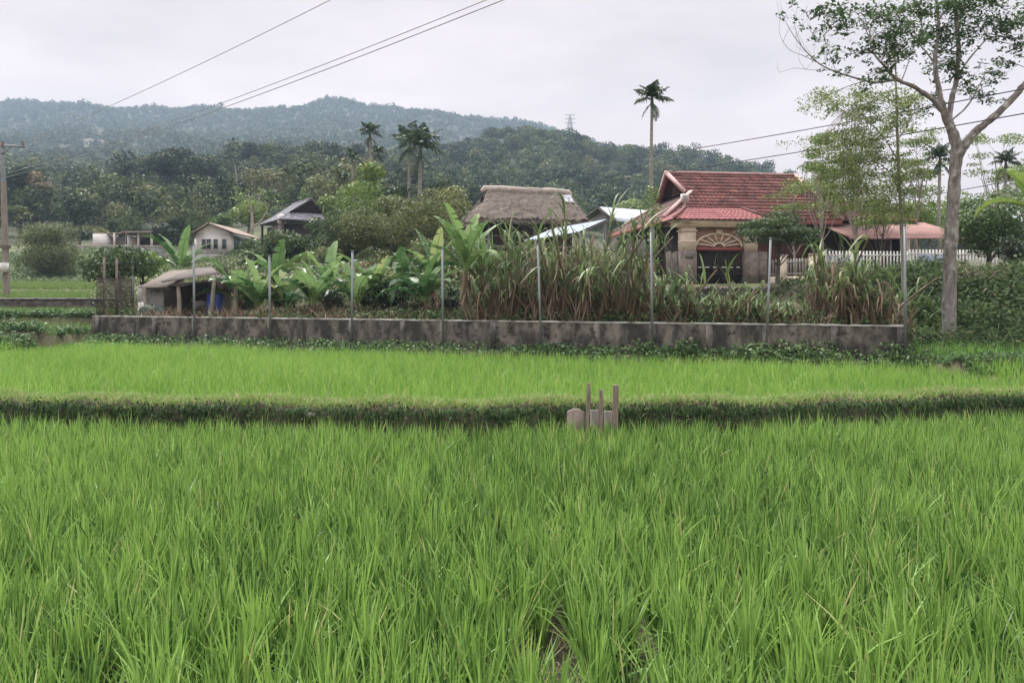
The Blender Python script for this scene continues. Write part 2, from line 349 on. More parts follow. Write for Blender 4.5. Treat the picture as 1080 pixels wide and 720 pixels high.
# tint: 0 mud, .5 grassy earth, 1 forest floor
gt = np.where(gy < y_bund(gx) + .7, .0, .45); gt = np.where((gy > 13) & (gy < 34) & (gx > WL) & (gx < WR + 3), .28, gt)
gt = np.where((gy > 23) & (gy < 64) & (gx < WL), .45, gt); gt = np.where(gy > 64, .55, gt); gt = np.where(gy > 100, 1., gt)
pxg = 540 + FPX * gx / np.maximum(gy, 1)
slide = (gy > 560) & (gy < 800) & (np.abs(pxg - 106 - 8 * np.sin(gy * .03)) < 4 + (800 - gy) * .045)
gt = np.where(slide, .12, gt)
mt, t, out = newmat('earth')
r_ = nd(t, 'ShaderNodeValToRGB'); t.links.new(attr(t), r_.inputs[0])
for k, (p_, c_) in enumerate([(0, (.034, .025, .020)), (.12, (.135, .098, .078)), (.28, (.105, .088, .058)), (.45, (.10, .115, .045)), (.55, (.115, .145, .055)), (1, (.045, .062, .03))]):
    if k == 0: e = r_.color_ramp.elements[0]
    elif k == 1: e = r_.color_ramp.elements[1]; e.position = p_
    else: e = r_.color_ramp.elements.new(p_)
    e.color = c_ + (1,)
col = mixc(t, rmp(t, noise(t, .9, 6), .35, .65), r_.outputs[0], (.075, .07, .04))
p = nd(t, 'ShaderNodeBsdfPrincipled'); p.inputs['Roughness'].default_value = .9; p.inputs['Specular IOR Level'].default_value = .25
t.links.new(col, p.inputs['Base Color'])
b = nd(t, 'ShaderNodeBump'); b.inputs['Strength'].default_value = .7; b.inputs['Distance'].default_value = .05
t.links.new(noise(t, 9, 6), b.inputs['Height']); t.links.new(b.outputs[0], p.inputs['Normal']); t.links.new(p.outputs[0], out.inputs[0])
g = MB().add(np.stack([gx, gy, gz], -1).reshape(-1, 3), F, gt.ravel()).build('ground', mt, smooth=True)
tag(g, 'terraced earth ground rising from the rice fields to wooded hills', kind='structure')

# ------------------------------------------------------------------ blades, leaves, crowns
def blades(mb, base, h, ang, lean, width, segs=3, droop=0., tint=.5, twist=.6, power=1.7, taper=.75):
    """strap leaves: base (n,3), length up h, horizontal reach lean along ang, falling back by droop*s^2"""
    n = len(base); bc = lambda v: np.broadcast_to(np.asarray(v, float), (n,))
    h, ang, lean, width, droop, tint = map(bc, (h, ang, lean, width, droop, tint))
    s = np.linspace(0, 1, segs + 1)
    hor = lean[:, None] * s ** power; z = h[:, None] * s - droop[:, None] * s ** 2.2
    c = base[:, None, :] + np.stack([np.cos(ang)[:, None] * hor, np.sin(ang)[:, None] * hor, z], -1)
    sa = ang + math.pi / 2 + rng.uniform(-twist, twist, n)
    side = np.stack([np.cos(sa), np.sin(sa), np.zeros(n)], -1)
    w = width[:, None] * .5 * np.clip(np.minimum(1, .55 + s * 2.2) * (1 - s ** 2.2) ** taper, .05, 1)
    V = np.stack([c - side[:, None, :] * w[..., None], c + side[:, None, :] * w[..., None]], 2)    # n, segs+1, 2, 3
    m = (segs + 1) * 2
    k = np.arange(segs) * 2
    f = np.stack([k, k + 1, k + 3, k + 2], -1)
    Fx = (np.arange(n)[:, None, None] * m + f[None]).reshape(-1, 4)
    mb.add(V.reshape(-1, 3), Fx, np.repeat(tint, m))

def leaves(mb, pos, nrm, size, tint, aspect=.55, jit=.6):
    """diamond leaves at pos, roughly facing nrm"""
    n = len(pos); nrm = nrm + rng.normal(0, jit, (n, 3)); nrm /= np.linalg.norm(nrm, axis=1)[:, None] + 1e-9
    a = rng.normal(0, 1, (n, 3)); a -= nrm * (a * nrm).sum(1)[:, None]; a /= np.linalg.norm(a, axis=1)[:, None] + 1e-9
    b = np.cross(nrm, a); sz = np.broadcast_to(np.asarray(size, float), (n,))[:, None]
    fold = nrm * sz * .12
    V = np.stack([pos - a * sz * .5, pos - b * sz * .5 * aspect + fold, pos + a * sz * .5, pos + b * sz * .5 * aspect + fold], 1)
    mb.add(V.reshape(-1, 3), np.arange(n * 4).reshape(n, 4), np.repeat(np.broadcast_to(np.asarray(tint, float), (n,)), 4))

def sph(n):
    v = rng.normal(0, 1, (n, 3)); return v / np.linalg.norm(v, axis=1)[:, None]
def crown_cloud(lobes, per, leaf, fill=.35, up=.25):
    """points and normals on the skins of leaf lobes [(centre, radii)]; a few inside"""
    P = []; N = []; T = []
    for c, r in lobes:
        n = max(4, int(per * (np.mean(r) ** 2)))
        v = sph(n); v[:, 2] += up * rng.uniform(0, 1, n); v /= np.linalg.norm(v, axis=1)[:, None]
        rad = np.where(rng.uniform(0, 1, n) < fill, rng.uniform(.35, .95, n), rng.normal(1, .10, n))
        P.append(np.asarray(c) + v * np.asarray(r) * rad[:, None]); N.append(v)
        T.append(np.clip(rng.normal(.42, .2, n) + rng.normal(0, .12), 0, .84) + (rng.uniform(0, 1, n) < .03) * .3)
    return np.concatenate(P), np.concatenate(N), np.clip(np.concatenate(T), 0, 1)
def lobes_in(n, c, rx, ry, rz, lr, jit=.3, dome=.0):
    out = []
    for _ in range(n):
        v = sph(1)[0] * rng.uniform(.25, 1) ** .5
        if v[2] < -.3: v[2] *= .4
        p_ = np.asarray(c) + v * (rx, ry, rz); r = lr * rng.uniform(1 - jit, 1 + jit)
        out.append((p_, (r, r, r * rng.uniform(.6, .85))))
    return out

# ------------------------------------------------------------------ rice
def field(name, x0, x1, ylo, yhi, sp, nb, h, mat, label, segs, wid, keep=None, lean=.42, seed=1):
    global rng
    rng = np.random.RandomState(seed)
    xs = np.arange(x0, x1, sp); ys = np.arange(ylo, yhi, sp * 1.12)
    X, Y = np.meshgrid(xs, ys); X = X.ravel() + rng.normal(0, sp * .22, X.size); Y = Y.ravel() + rng.normal(0, sp * .2, Y.size)
    k = np.abs(X) < .72 * np.maximum(Y, 0) + 3.2
    if keep is not None: k &= keep(X, Y)
    X, Y = X[k], Y[k]; n = len(X); Z = height(X, Y)
    cl = np.repeat(np.arange(n), nb); m = len(cl)
    big = np.sin(X * .55 + 1) * np.sin(Y * .6) * .5 + np.sin(X * 1.9 + Y * 1.3) * .3
    ch = 1 + .10 * big[cl] + rng.normal(0, .07, n)[cl]
    ang = rng.uniform(0, 2 * math.pi, m); rr = rng.uniform(0, .036, m) * (sp / .18)
    base = np.stack([X[cl] + np.cos(ang) * rr, Y[cl] + np.sin(ang) * rr, Z[cl] - .02], -1)
    young = rng.uniform(0, 1, m)
    hh = h * ch * rng.uniform(.36, 1.0, m) ** .8
    le = hh * np.abs(rng.normal(0, 1, m)) * lean * (1.2 - .3 * young)
    dr = hh * np.clip(le / hh - .30, 0, .8) * rng.uniform(.3, 1.1, m)
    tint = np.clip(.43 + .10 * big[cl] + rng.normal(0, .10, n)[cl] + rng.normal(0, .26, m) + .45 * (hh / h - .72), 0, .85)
    tint = np.where(rng.uniform(0, 1, m) < .022, rng.uniform(.92, 1, m), tint)
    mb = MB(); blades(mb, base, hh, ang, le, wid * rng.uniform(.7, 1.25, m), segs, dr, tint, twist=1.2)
    return tag(mb.build(name, mat), label, kind='stuff')
def near_keep(X, Y):
    g_ = np.sin(X * 2.3 + .8) * np.sin(Y * 1.7 + 2) + .6 * np.sin(X * 5.1 + Y * .7)
    gap = (np.abs(X - .22 - .05 * (Y - 4)) < .085 + .05 * np.sin(Y * 5)) & (Y > 3.4) & (Y < 6.3) & (np.sin(Y * 3.3) > -.5)
    gap |= (np.abs(X - .62 - .02 * Y) < .07) & (Y > 3.5) & (Y < 5.0) & (np.sin(Y * 4.5 + 1) > -.2)
    gap |= (np.abs(X + 1.35) < .09) & (Y > 7.6) & (Y < 8.6)
    return (Y < y_bund(X) - .38) & ~gap & (rng.uniform(0, 1, X.size) > .035 + .05 * (g_ > 1.0))
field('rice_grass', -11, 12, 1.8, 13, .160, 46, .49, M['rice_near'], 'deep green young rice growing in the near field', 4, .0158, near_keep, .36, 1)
def mid_keep(X, Y):
    return (Y > y_bund(X) + .72) & np.where(X < WL, Y < 23.9, np.where(X > WR + .2, Y < 16.4, Y < y_wall(X) - 1.0))
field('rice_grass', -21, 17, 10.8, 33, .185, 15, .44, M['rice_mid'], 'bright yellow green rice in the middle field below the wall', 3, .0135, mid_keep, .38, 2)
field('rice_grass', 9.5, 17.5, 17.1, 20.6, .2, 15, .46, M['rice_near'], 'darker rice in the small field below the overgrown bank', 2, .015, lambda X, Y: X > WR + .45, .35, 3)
field('rice_grass', -24, WL, 24.9, 28.6, .22, 14, .40, M['rice_far'], 'rice strip on the lowest terrace left of the wall', 2, .018, None, .38, 4)
field('rice_grass', -30, WL - .6, 29.3, 37.7, .26, 13, .40, M['rice_far'], 'rice strip on the terrace in front of the dry stone wall', 2, .022, None, .38, 5)
field('rice_grass', -46, -19, 38.8, 61, .34, 12, .42, M['rice_far'], 'rice on the terraces above the dry stone wall', 2, .03, lambda X, Y: (np.abs(Y - 50) > .7) & (X < -.42 * Y), .38, 6)

# grass and weeds on the field bank
rng = np.random.RandomState(11)
def tufts(name, X, Y, nb, h, wid, mat, label, lean=.8, spread=.08, segs=2, zoff=0, droop=.5, tl=.45):
    n = len(X); Z = height(X, Y) + zoff; cl = np.repeat(np.arange(n), nb); m = len(cl)
    ang = rng.uniform(0, 6.283, m); hh = h * rng.uniform(.4, 1.1, m)
    base = np.stack([X[cl] + rng.normal(0, spread, m), Y[cl] + rng.normal(0, spread, m), Z[cl] - .015], -1)
    le = hh * rng.uniform(.2, 1.3, m) * lean
    mb = MB(); blades(mb, base, hh, ang, le, wid * rng.uniform(.6, 1.3, m), segs, hh * droop * rng.uniform(0, 1, m), np.clip(rng.normal(tl, .25, m), 0, 1), 1.2)
    return tag(mb.build(name, mat), label, kind='stuff')
X = rng.uniform(-15, 15, 5200); Y = y_bund(X) + rng.uniform(-.08, .62, X.size)
tufts('bank_grass', X, Y, 10, .13, .013, M['dry_grass'], 'short trampled grass along the top of the field bank', 1.0, .06, tl=.68)
rngk = np.random.RandomState(3); X = np.concatenate([rngk.uniform(-.05, .5, 90), rngk.uniform(-6, 6, 160)]); Y = np.concatenate([rngk.uniform(3.3, 6.6, 90), rngk.uniform(3.2, 9.5, 160)])
tufts('straw', X, Y, 12, .16, .009, M['cane_dry'], 'dry straw and dead leaves lying between the rice clumps', 1.6, .09, 3, 0, .7, .7)
# leaves hanging over the dark face of the bank
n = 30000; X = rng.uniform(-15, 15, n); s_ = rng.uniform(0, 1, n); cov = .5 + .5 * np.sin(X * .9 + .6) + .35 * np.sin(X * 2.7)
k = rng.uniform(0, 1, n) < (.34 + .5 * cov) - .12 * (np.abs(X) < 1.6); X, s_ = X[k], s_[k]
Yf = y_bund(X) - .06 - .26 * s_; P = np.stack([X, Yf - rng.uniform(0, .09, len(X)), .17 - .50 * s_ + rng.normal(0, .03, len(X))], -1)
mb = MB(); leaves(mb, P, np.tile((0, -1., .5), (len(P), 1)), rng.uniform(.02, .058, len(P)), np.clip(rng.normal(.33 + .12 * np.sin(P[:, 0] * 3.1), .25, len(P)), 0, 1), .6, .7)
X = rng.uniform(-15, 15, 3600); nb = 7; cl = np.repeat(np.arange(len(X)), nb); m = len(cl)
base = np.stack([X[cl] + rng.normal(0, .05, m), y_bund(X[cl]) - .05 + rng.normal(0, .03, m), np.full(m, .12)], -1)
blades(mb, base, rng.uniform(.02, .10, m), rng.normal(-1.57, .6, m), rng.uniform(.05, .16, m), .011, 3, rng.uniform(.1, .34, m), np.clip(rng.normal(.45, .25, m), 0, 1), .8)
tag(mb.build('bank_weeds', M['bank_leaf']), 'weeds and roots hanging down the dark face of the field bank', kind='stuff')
# weeds along the foot of the wall
def weedstrip(name, X, Y, n_per, size, hz, mat, label, spread=.22):
    n = len(X); hh = hz * rng.uniform(.3, 1.2, n); cl = np.repeat(np.arange(n), n_per); m = len(cl)
    P = np.stack([X[cl] + rng.normal(0, spread, m), Y[cl] + rng.normal(0, spread, m), 0 * X[cl]], -1)
    P[:, 2] = height(P[:, 0], P[:, 1]) + hh[cl] * rng.uniform(0, 1, m)
    N_ = np.stack([rng.normal(0, .5, m), rng.normal(-.3, .5, m), np.ones(m)], -1)
    tt = np.clip(rng.normal(.4, .15, n)[cl] + rng.normal(0, .18, m), 0, 1)
    mb = MB(); leaves(mb, P, N_, size * rng.uniform(.5, 1.4, m), tt, .55, .45)
    return tag(mb.build(name, mat), label, kind='stuff')
X = rng.uniform(WL - 4, WR + .4, 620); Y = np.where(X < WL, 24.5, y_wall(X)) - rng.uniform(.12, .95, X.size)
k = rng.uniform(0, 1, X.size) < .75 + .3 * np.sin(X * 1.3); weedstrip('weeds', X[k], Y[k], 50, .085, .24, M['weed'], 'leafy weeds along the foot of the mossy wall', .2)
X = rng.uniform(3.2, 9.2, 90); Y = y_wall(X) - rng.uniform(.1, .5, X.size); X, Y = X[np.sin(X * 2.1) > -.5], Y[np.sin(X * 2.1) > -.5]; weedstrip('weeds', X, Y, 46, .11, .40, M['weed'], 'taller bright weeds climbing the right end of the mossy wall', .2)
X = np.concatenate([rng.uniform(-24, WL, 420), rng.uniform(-26, WL - .6, 360), rng.uniform(WL - .6, WL + 2, 120)]); Y = np.concatenate([rng.uniform(23.6, 24.9, 420), rng.uniform(28.4, 29.4, 360), rng.uniform(25.2, 27.2, 120)])
weedstrip('weeds', X, Y, 40, .11, np.where(Y < 24.5, .5, .26), M['weed'], 'dark weeds on the little banks between the left terraces', .16)
X = rng.uniform(9.0, 18, 520); Y = rng.uniform(16.0, 17.3, 520); weedstrip('weeds', X, Y, 40, .08, .16, M['weed'], 'weeds on the narrow bank right of the wall', .14)
# undergrowth on the slope behind the wall and the right hand bank
def slope_keep(X, Y): return (Y > y_wall(X) + .3)
X = rng.uniform(-14, 16, 2600); Y = rng.uniform(18, 37.0, 2600)
k = slope_keep(X, Y) & (X < .66 * Y) & ((Y < 31.0) | (X < 5)) & ~((X > -12.6) & (X < -8.3) & (Y > 26.8) & (Y < 34)) & ~((X > 7.4) & (X < 11.8) & (Y > 35.4))
weedstrip('undergrowth', X[k], Y[k], 60, .12, .42, M['bank_leaf'], 'tangled low undergrowth on the ground behind the wall', .3)
X = rng.uniform(9.3, 24, 1900); Y = rng.uniform(20.3, 32, 1900); k = (X > .41 * Y) | (Y < 25); X, Y = X[k], Y[k]
hm_ = np.clip(.5 + .5 * np.sin(X * 1.7) * np.sin(Y * 1.3 + 1), .08, 1); weedstrip('undergrowth', X, Y, 70, .15, hm_, M['bank_leaf'], 'ferns and creepers covering the bank around the big tree', .32)
X = rng.uniform(5, 14, 900); Y = rng.uniform(23, 32.8, 900); weedstrip('undergrowth', X, Y, 44, .11, .24, M['bank_leaf'], 'low dark ground cover below the rubble retaining wall', .3)
X = rng.uniform(9.3, 22, 900); Y = rng.uniform(20.3, 31, 900); k = (np.sin(X * 1.1 + 1) + np.sin(Y * 1.4) > .1) & ((X > .41 * Y) | (Y < 24))
tufts('undergrowth', X[k], Y[k], 22, .75, .035, M['bank_fern'], 'arching ferns in patches on the bank around the big tree', 1.1, .16, 4, .1, .9, .5)
X = rng.uniform(9.3, 22, 700); Y = rng.uniform(20.3, 31, 700); k = (np.sin(X * .9) + np.sin(Y * 1.1 + 2) > .5) & ((X > .41 * Y) | (Y < 25))
tufts('undergrowth', X[k], Y[k], 22, .6, .02, M['cane_dry'], 'dry brown grass tufts on the bank around the big tree', .8, .18, 3, .1, .6, .5)
X = rng.uniform(-14, 9, 420); Y = y_wall(X) + rng.uniform(.3, 7, 420)
tufts('undergrowth', X, Y, 20, .7, .022, M['cane_dry'], 'dry brown grass standing between the plants behind the wall', .8, .18, 3, 0, .6, .4)
X = rng.uniform(4, 10, 420); Y = y_wall(X) + rng.uniform(3, 11, 420)
tufts('undergrowth', X, Y, 22, .8, .03, M['cane_leaf'], 'tall green grass on the ground below the porch', .9, .18, 4, 0, .8, .5)
X = rng.uniform(-30, 6, 2600); Y = rng.uniform(36, 72, 2600); k = (X > -.5 * Y) & ((Y > 52) | (X < -2))
weedstrip('undergrowth', X[k], Y[k], 110, .19, 1.1, M['tree_olive'], 'scrubby undergrowth on the slope below the village houses', .7)
X = rng.uniform(-60, -22, 1200); Y = rng.uniform(62, 84, 1200); k = X > -.72 * Y
weedstrip('undergrowth', X[k], Y[k], 60, .22, .5, M['grass_far'], 'rough grass and scrub on the slope below the farm wall', .6)

# ------------------------------------------------------------------ forest on the hills (one mass)
def crown_template(nq, nl=7, leaf=.3, seed=0):
    global rng
    rng = np.random.RandomState(100 + seed)
    lob = lobes_in(nl, (0, 0, 0), .62, .62, .55, .42, .35)
    P, N_, T = crown_cloud(lob, nq / (nl * .18), leaf, .15, .3)
    sel = rng.permutation(len(P))[:nq] if len(P) > nq else np.arange(len(P))
    mb = MB(); leaves(mb, P[sel], N_[sel], leaf * rng.uniform(.6, 1.3, len(sel)), T[sel], .7, .45)
    return np.concatenate(mb.V), np.concatenate(mb.F4), np.concatenate(mb.T)
def forest(name, X, Y, rad, temps, mat, label, tj=.16, lift=.9, tall=.9):
    n = len(X); Z = height(X, Y); which = rng.randint(0, len(temps), n); mb = MB()
    th = rng.uniform(0, 6.283, n); ti = np.clip(rng.normal(0, tj, n), -.4, .5)
    pale = rng.uniform(0, 1, n) < .05; ti = np.where(pale, ti + .25, ti)
    for k, (V, Fq, T) in enumerate(temps):
        w = np.where(which == k)[0]
        if not len(w): continue
        c, s = np.cos(th[w])[:, None], np.sin(th[w])[:, None]; r = rad[w][:, None]
        vx = (V[None, :, 0] * c - V[None, :, 1] * s) * r + X[w][:, None]
        vy = (V[None, :, 0] * s + V[None, :, 1] * c) * r + Y[w][:, None]
        vz = V[None, :, 2] * r * tall * rng.uniform(.8, 1.5, len(w))[:, None] + (Z[w] + rad[w] * lift)[:, None]
        Fa = (np.arange(len(w))[:, None, None] * len(V) + Fq[None]).reshape(-1, 4)
        mb.add(np.stack([vx, vy, vz], -1).reshape(-1, 3), Fa, np.clip(T[None] + ti[w][:, None], 0, 1).ravel())
    return tag(mb.build(name, mat), label, kind='stuff')
def scatter(x0, x1, y0, y1, sp, keep, jit=.45):
    xs = np.arange(x0, x1, sp); ys = np.arange(y0, y1, sp); X, Y = np.meshgrid(xs, ys)
    X = X.ravel() + rng.uniform(-jit, jit, X.size) * sp; Y = Y.ravel() + rng.uniform(-jit, jit, Y.size) * sp
    px = 540 + FPX * X / Y; k = keep(px, Y); return X[k], Y[k]
tA = [crown_template(42, 5, .50, i) for i in range(6)]
tB = [crown_template(420, 5, .17, 20 + i) for i in range(9)]; tC = [crown_template(1000, 6, .115, 40 + i) for i in range(9)]
rng = np.random.RandomState(31)
X, Y = scatter(-640, 420, 430, 1080, 8.0, lambda p, y: (p > -120) & (p < 700) & ~((np.abs(p - 106 - 8 * np.sin(y * .03)) < 3 + (800 - y) * .045) & (y > 560) & (y < 800)))
sz = np.where(rng.uniform(0, 1, len(X)) < .03, 1.35, 1) * rng.uniform(3.4, 5.6, len(X))
forest('forest', X, Y, sz, tA, M['forest_far'], 'hazy blue green forest covering the far mountain', .2)
X, Y = scatter(-60, 420, 135, 400, 5.8, lambda p, y: (p > 415 + (y < 240) * 30) & (p < 1250) & (y > 150 - (p > 700) * 10))
forest('forest', X, Y, rng.uniform(2.4, 5.4, len(X)), tB, M['forest_mid'], 'dark green woods covering the nearer hill behind the village', .34)
lk = lambda p, y: (p > -140) & (p < 440) & (y > 98 + 14 * np.sin(p * .03))
X, Y = scatter(-150, 30, 98, 215, 6.0, lk)
forest('forest', X, Y, rng.uniform(2.2, 5.2, len(X)), tC, M['forest_mid'], 'mixed woods on the slopes behind the farm and the pole', .3)
X, Y = scatter(-330, 60, 215, 420, 6.8, lk)
forest('forest', X, Y, rng.uniform(2.8, 6.4, len(X)), tB, M['forest_mid'], 'mixed woods on the middle ridge below the far mountain', .24)
# ------------------------------------------------------------------ boundary wall, fence posts, dry stone walls
rng = np.random.RandomState(51)
def wpt(x, d=0.):
    n_ = np.array((.351, .936)); y = y_wall(x); return np.array((x + n_[0] * d * .0, y + d))
def on_wall(px, d):
    u = (px - 540) / FPX; Y = (22.068 + d) / (1 + .3745 * u); return u * Y, Y
def relief(mb, A, B, z0, z1, th, nx, nz, amp, tint=.5):
    """an upright wall from A to B (plan points) with an uneven front face, real thickness and an uneven top"""
    A, B = np.asarray(A, float), np.asarray(B, float); d = (B - A) / np.linalg.norm(B - A); n_ = np.array((d[1], -d[0]))
    s = np.linspace(0, 1, nx); h = np.linspace(0, 1, nz); S, H = np.meshgrid(s, h)
    for side in (1, -1):
        off = side * th / 2 + rng.normal(0, amp, S.shape) * side
        top = rng.normal(0, amp * .6, nx)[None] * (H > .99)
        V = np.stack([A[0] + d[0] * S * np.linalg.norm(B - A) + n_[0] * off, A[1] + d[1] * S * np.linalg.norm(B - A) + n_[1] * off, z0 + (z1 - z0) * H + top], -1)
        ix = np.arange(nx * nz).reshape(nz, nx); Fq = np.stack([ix[:-1, :-1], ix[:-1, 1:], ix[1:, 1:], ix[1:, :-1]], -1).reshape(-1, 4)
        if side < 0: Fq = Fq[:, ::-1]
        mb.add(V.reshape(-1, 3), Fq, np.clip(rng.normal(tint, .2, S.size), 0, 1))
        if side > 0: fr = V
        else: bk = V
    tf, tb = fr[-1], bk[-1]; V = np.concatenate([tf, tb]); k = np.arange(nx - 1)
    mb.add(V, np.stack([k, k + 1, nx + k + 1, nx + k], -1), tint)
    for e in (0, -1):
        V = np.concatenate([fr[:, e], bk[:, e]]); k = np.arange(nz - 1); mb.add(V, np.stack([k, k + 1, nz + k + 1, nz + k], -1), tint)
wall = thing('boundary_wall', 'long low concrete wall with black moss stains below the banana plants', 'wall', (WL, y_wall(WL), .1))
A, B = wpt(WL), wpt(WR)
mb = MB(); relief(mb, A, B, -.1, .87, .18, 260, 10, .007); mb.build('wall_body', M['concrete_wall'], wall, (WL, y_wall(WL), .1))
mb = MB(); relief(mb, A, B, .872, .908, .21, 200, 2, .006); mb.build('coping', M['concrete'], wall, (WL, y_wall(WL), .1))
for px in (103, 163, 205, 285, 371, 425, 467, 520, 571, 630, 688, 748, 808, 880, 950):
    x, y = on_wall(px, -.105); m_ = MB(); m_.box((x, y, .38), (.17, .06, .96), R(-20.5)); m_.build('pier', M['concrete_wall'], wall, (WL, y_wall(WL), .1))
post_info = [(205, 258, 'grey metal fence post standing in front of the open shack'), (285, 270, 'grey metal fence post among the leftmost low banana plants'),
             (371, 265, 'grey metal fence post beside the upright banana leaf left of the bushes'), (467, 262, 'grey metal fence post just left of the tall banana plant'),
             (571, 257, 'grey metal fence post in the middle of the tall cane thicket'), (688, 243, 'grey metal fence post in line with the tall slender palm trunk'),
             (808, 252, 'grey metal fence post in front of the porch right pillar'), (955, 238, 'tall pale metal fence post at the right end of the wall')]
for px, ty, lab in post_info:
    x, y = on_wall(px, -.19); zt = EYE + (HOR - ty) / FPX * y; p_ = thing('fence_post', lab, 'fence post', (x, y, .12), 0, 'metal posts along the concrete wall')
    m_ = MB(); m_.box((x, y, (.1 + zt) / 2), (.052, .052, zt - .1), R(-20.5)); m_.build('post', M['galv'], p_, (x, y, .12))
    m_ = MB(); m_.box((x, y, zt + .012), (.064, .064, .03), R(-20.5)); m_.build('cap', M['galv'], p_, (x, y, .12)); p_.rotation_euler = (0, R(rng.normal(0, .7)), 0)
    for z_ in (.45, .75): m_ = MB(); m_.box((x, y + .055, z_), (.10, .03, .05), R(-20.5)); m_.build('bracket', M['rust'], p_, (x, y, .12))
for i, (yy, lab) in enumerate([(28.2, 'thin rusty post of the side fence nearest the wall corner'), (29.1, 'thin rusty post halfway along the dark side netting'), (30.3, 'stout grey post at the leafy end of the side netting')]):
    m_ = MB(); z0 = .7; m_.box((WL, yy, z0 + 1.15), (.06 + .03 * (i == 2), .06, 2.3 + .35 * (i == 2))); tag(m_.build('side_fence_post', M['rust'] if i < 2 else M['galv'], None, (WL, yy, z0)), lab, 'fence post', 'posts of the side fence')
m_ = MB()
for z_ in np.arange(.95, 2.25, .085): m_.beam((WL, 27.7, z_), (WL, 30.3, z_ + .03), .016)
for y_ in np.arange(27.7, 30.3, .085): m_.beam((WL, y_, .9), (WL, y_, 2.25), .016)
tag(m_.build('netting_fence', M['net'], None, (WL, 29, .9)), 'sagging dark netting fence at the left end of the concrete wall', 'fence')
# low stone walls
w_ = thing('dry_stone_wall', 'dark dry stone wall with a pale cap between the left rice terraces', 'wall', (-29, 37.95, .7))
m_ = MB(); relief(m_, (-46, 37.95), (-18.9, 37.95), .55, 1.42, .5, 240, 12, .05); m_.build('stonework', M['rubble'], w_, (-29, 37.95, .7))
m_ = MB(); m_.box((-32.4, 37.95, 1.47), (27.2, .62, .07)); m_.build('cap', M['concrete'], w_, (-29, 37.95, .7))
m_ = MB(); relief(m_, (7.0, 33.0), (12.6, 33.3), .5, 1.95, .5, 90, 16, .06); tag(m_.build('retaining_wall', M['rubble'], None, (10., 33.1, .6)), 'dark rubble retaining wall below the porch and its picket fence', 'wall')
m_ = MB(); relief(m_, (15.6, 27.6), (18.6, 27.2), 1.3, 2.35, .5, 50, 10, .08); tag(m_.build('rubble_wall', M['rubble'], None, (17, 27.4, 1.4)), 'broken stone wall half hidden on the bank right of the big tree', 'wall')

# ------------------------------------------------------------------ roofs
def tiled(mb, A, B, Cc, D, rows_, cols, rh=.035, wave=.022, seed=0, tj=.22):
    """a roof slope of overlapping tile courses: A-B along the eave, C-D along the ridge (C above B)"""
    r_ = np.random.RandomState(seed); A, B, Cc, D = (np.asarray(v, float) for v in (A, B, Cc, D))
    n = np.cross(B - A, D - A); n /= np.linalg.norm(n)
    t = np.linspace(0, 1, cols * 2 + 1); ph = np.cos(t * cols * 2 * math.pi) * wave
    Pf = lambda s, off: (A + (D - A) * s)[None] * (1 - t[:, None]) + (B + (Cc - B) * s)[None] * t[:, None] + n[None] * (off + ph)[:, None]
    for i in range(rows_):
        s0, s1 = i / rows_, (i + 1.02) / rows_
        lo, hi, un = Pf(s0, rh), Pf(min(s1, 1), .0), Pf(s0, -.004); k = np.arange(cols * 2); m = cols * 2 + 1
        rt = r_.normal(.5, tj * .5) + np.repeat(r_.normal(0, tj, cols + 1), 2)[:m]
        mb.add(np.concatenate([un, lo, hi]), np.concatenate([np.stack([k, k + 1, m + k + 1, m + k], -1), np.stack([m + k, m + k + 1, 2 * m + k + 1, 2 * m + k], -1)]), np.clip(np.tile(rt, 3), 0, 1))
    u = n * -.05; mb.quad(A + u, D + u, Cc + u, B + u, .3)
def corrugated(mb, A, B, Cc, D, cols, wave=.02, th=.02, tint=.5):
    A, B, Cc, D = (np.asarray(v, float) for v in (A, B, Cc, D)); n = np.cross(B - A, D - A); n /= np.linalg.norm(n)
    t = np.linspace(0, 1, cols * 4 + 1); ph = np.cos(t * cols * 2 * math.pi) * wave; k = np.arange(cols * 4); m = len(t); S = []
    for off in (0, -th):
        for s in (0, .5, 1): S.append((A + (D - A) * s)[None] * (1 - t[:, None]) + (B + (Cc - B) * s)[None] * t[:, None] + n * (ph + off)[:, None])
    q = lambda a, b: np.stack([a * m + k, a * m + k + 1, b * m + k + 1, b * m + k], -1)
    mb.add(np.concatenate(S), np.concatenate([q(0, 1), q(1, 2), q(4, 3), q(5, 4), q(3, 0), q(2, 5)]), tint)

class Fr:
    """local frame: builds parts of a thing whose Empty carries the location and rotation"""
    def __init__(s, root): s.root = root
    def part(s, name, mat, fn, parent=None, smooth=False):
        m_ = MB(); fn(m_); return m_.build(name, mat, parent or s.root, smooth=smooth)

# red tiled house: local x along the ridge, y to the back, z from the yard
hz0 = 2.0
red = thing('tiled_house', 'large house with a red tiled roof and dark gable, behind the porch', 'house', (7.7, 40, hz0), math.atan2(.123, .993))
f = Fr(red); E, G_, RZ, RY = 3.55, 5.27, 6.67, 5.29
rf = f.part('roof', M['tile_red'], lambda m: (tiled(m, (0, 0, E), (9.6, 0, E), (9.6, 2.92, G_), (2.5, 2.92, G_), 8, 30, rh=.06, seed=1), tiled(m, (2.15, 2.92, G_), (9.6, 2.92, G_), (9.6, RY, RZ), (1.9, RY, RZ), 6, 26, rh=.06, seed=2),
    tiled(m, (9.6, 10.58, E), (0, 10.58, E), (2.5, 7.66, G_), (9.6, 7.66, G_), 10, 30, seed=3), tiled(m, (9.6, 7.66, G_), (2.15, 7.66, G_), (1.9, RY, RZ), (9.6, RY, RZ), 8, 26, seed=4)))
f.part('hip_roof', M['tile_dark'], lambda m: tiled(m, (0, 10.58, E), (0, 0, E), (2.5, 2.92, G_), (2.5, 7.66, G_), 10, 34, seed=5))
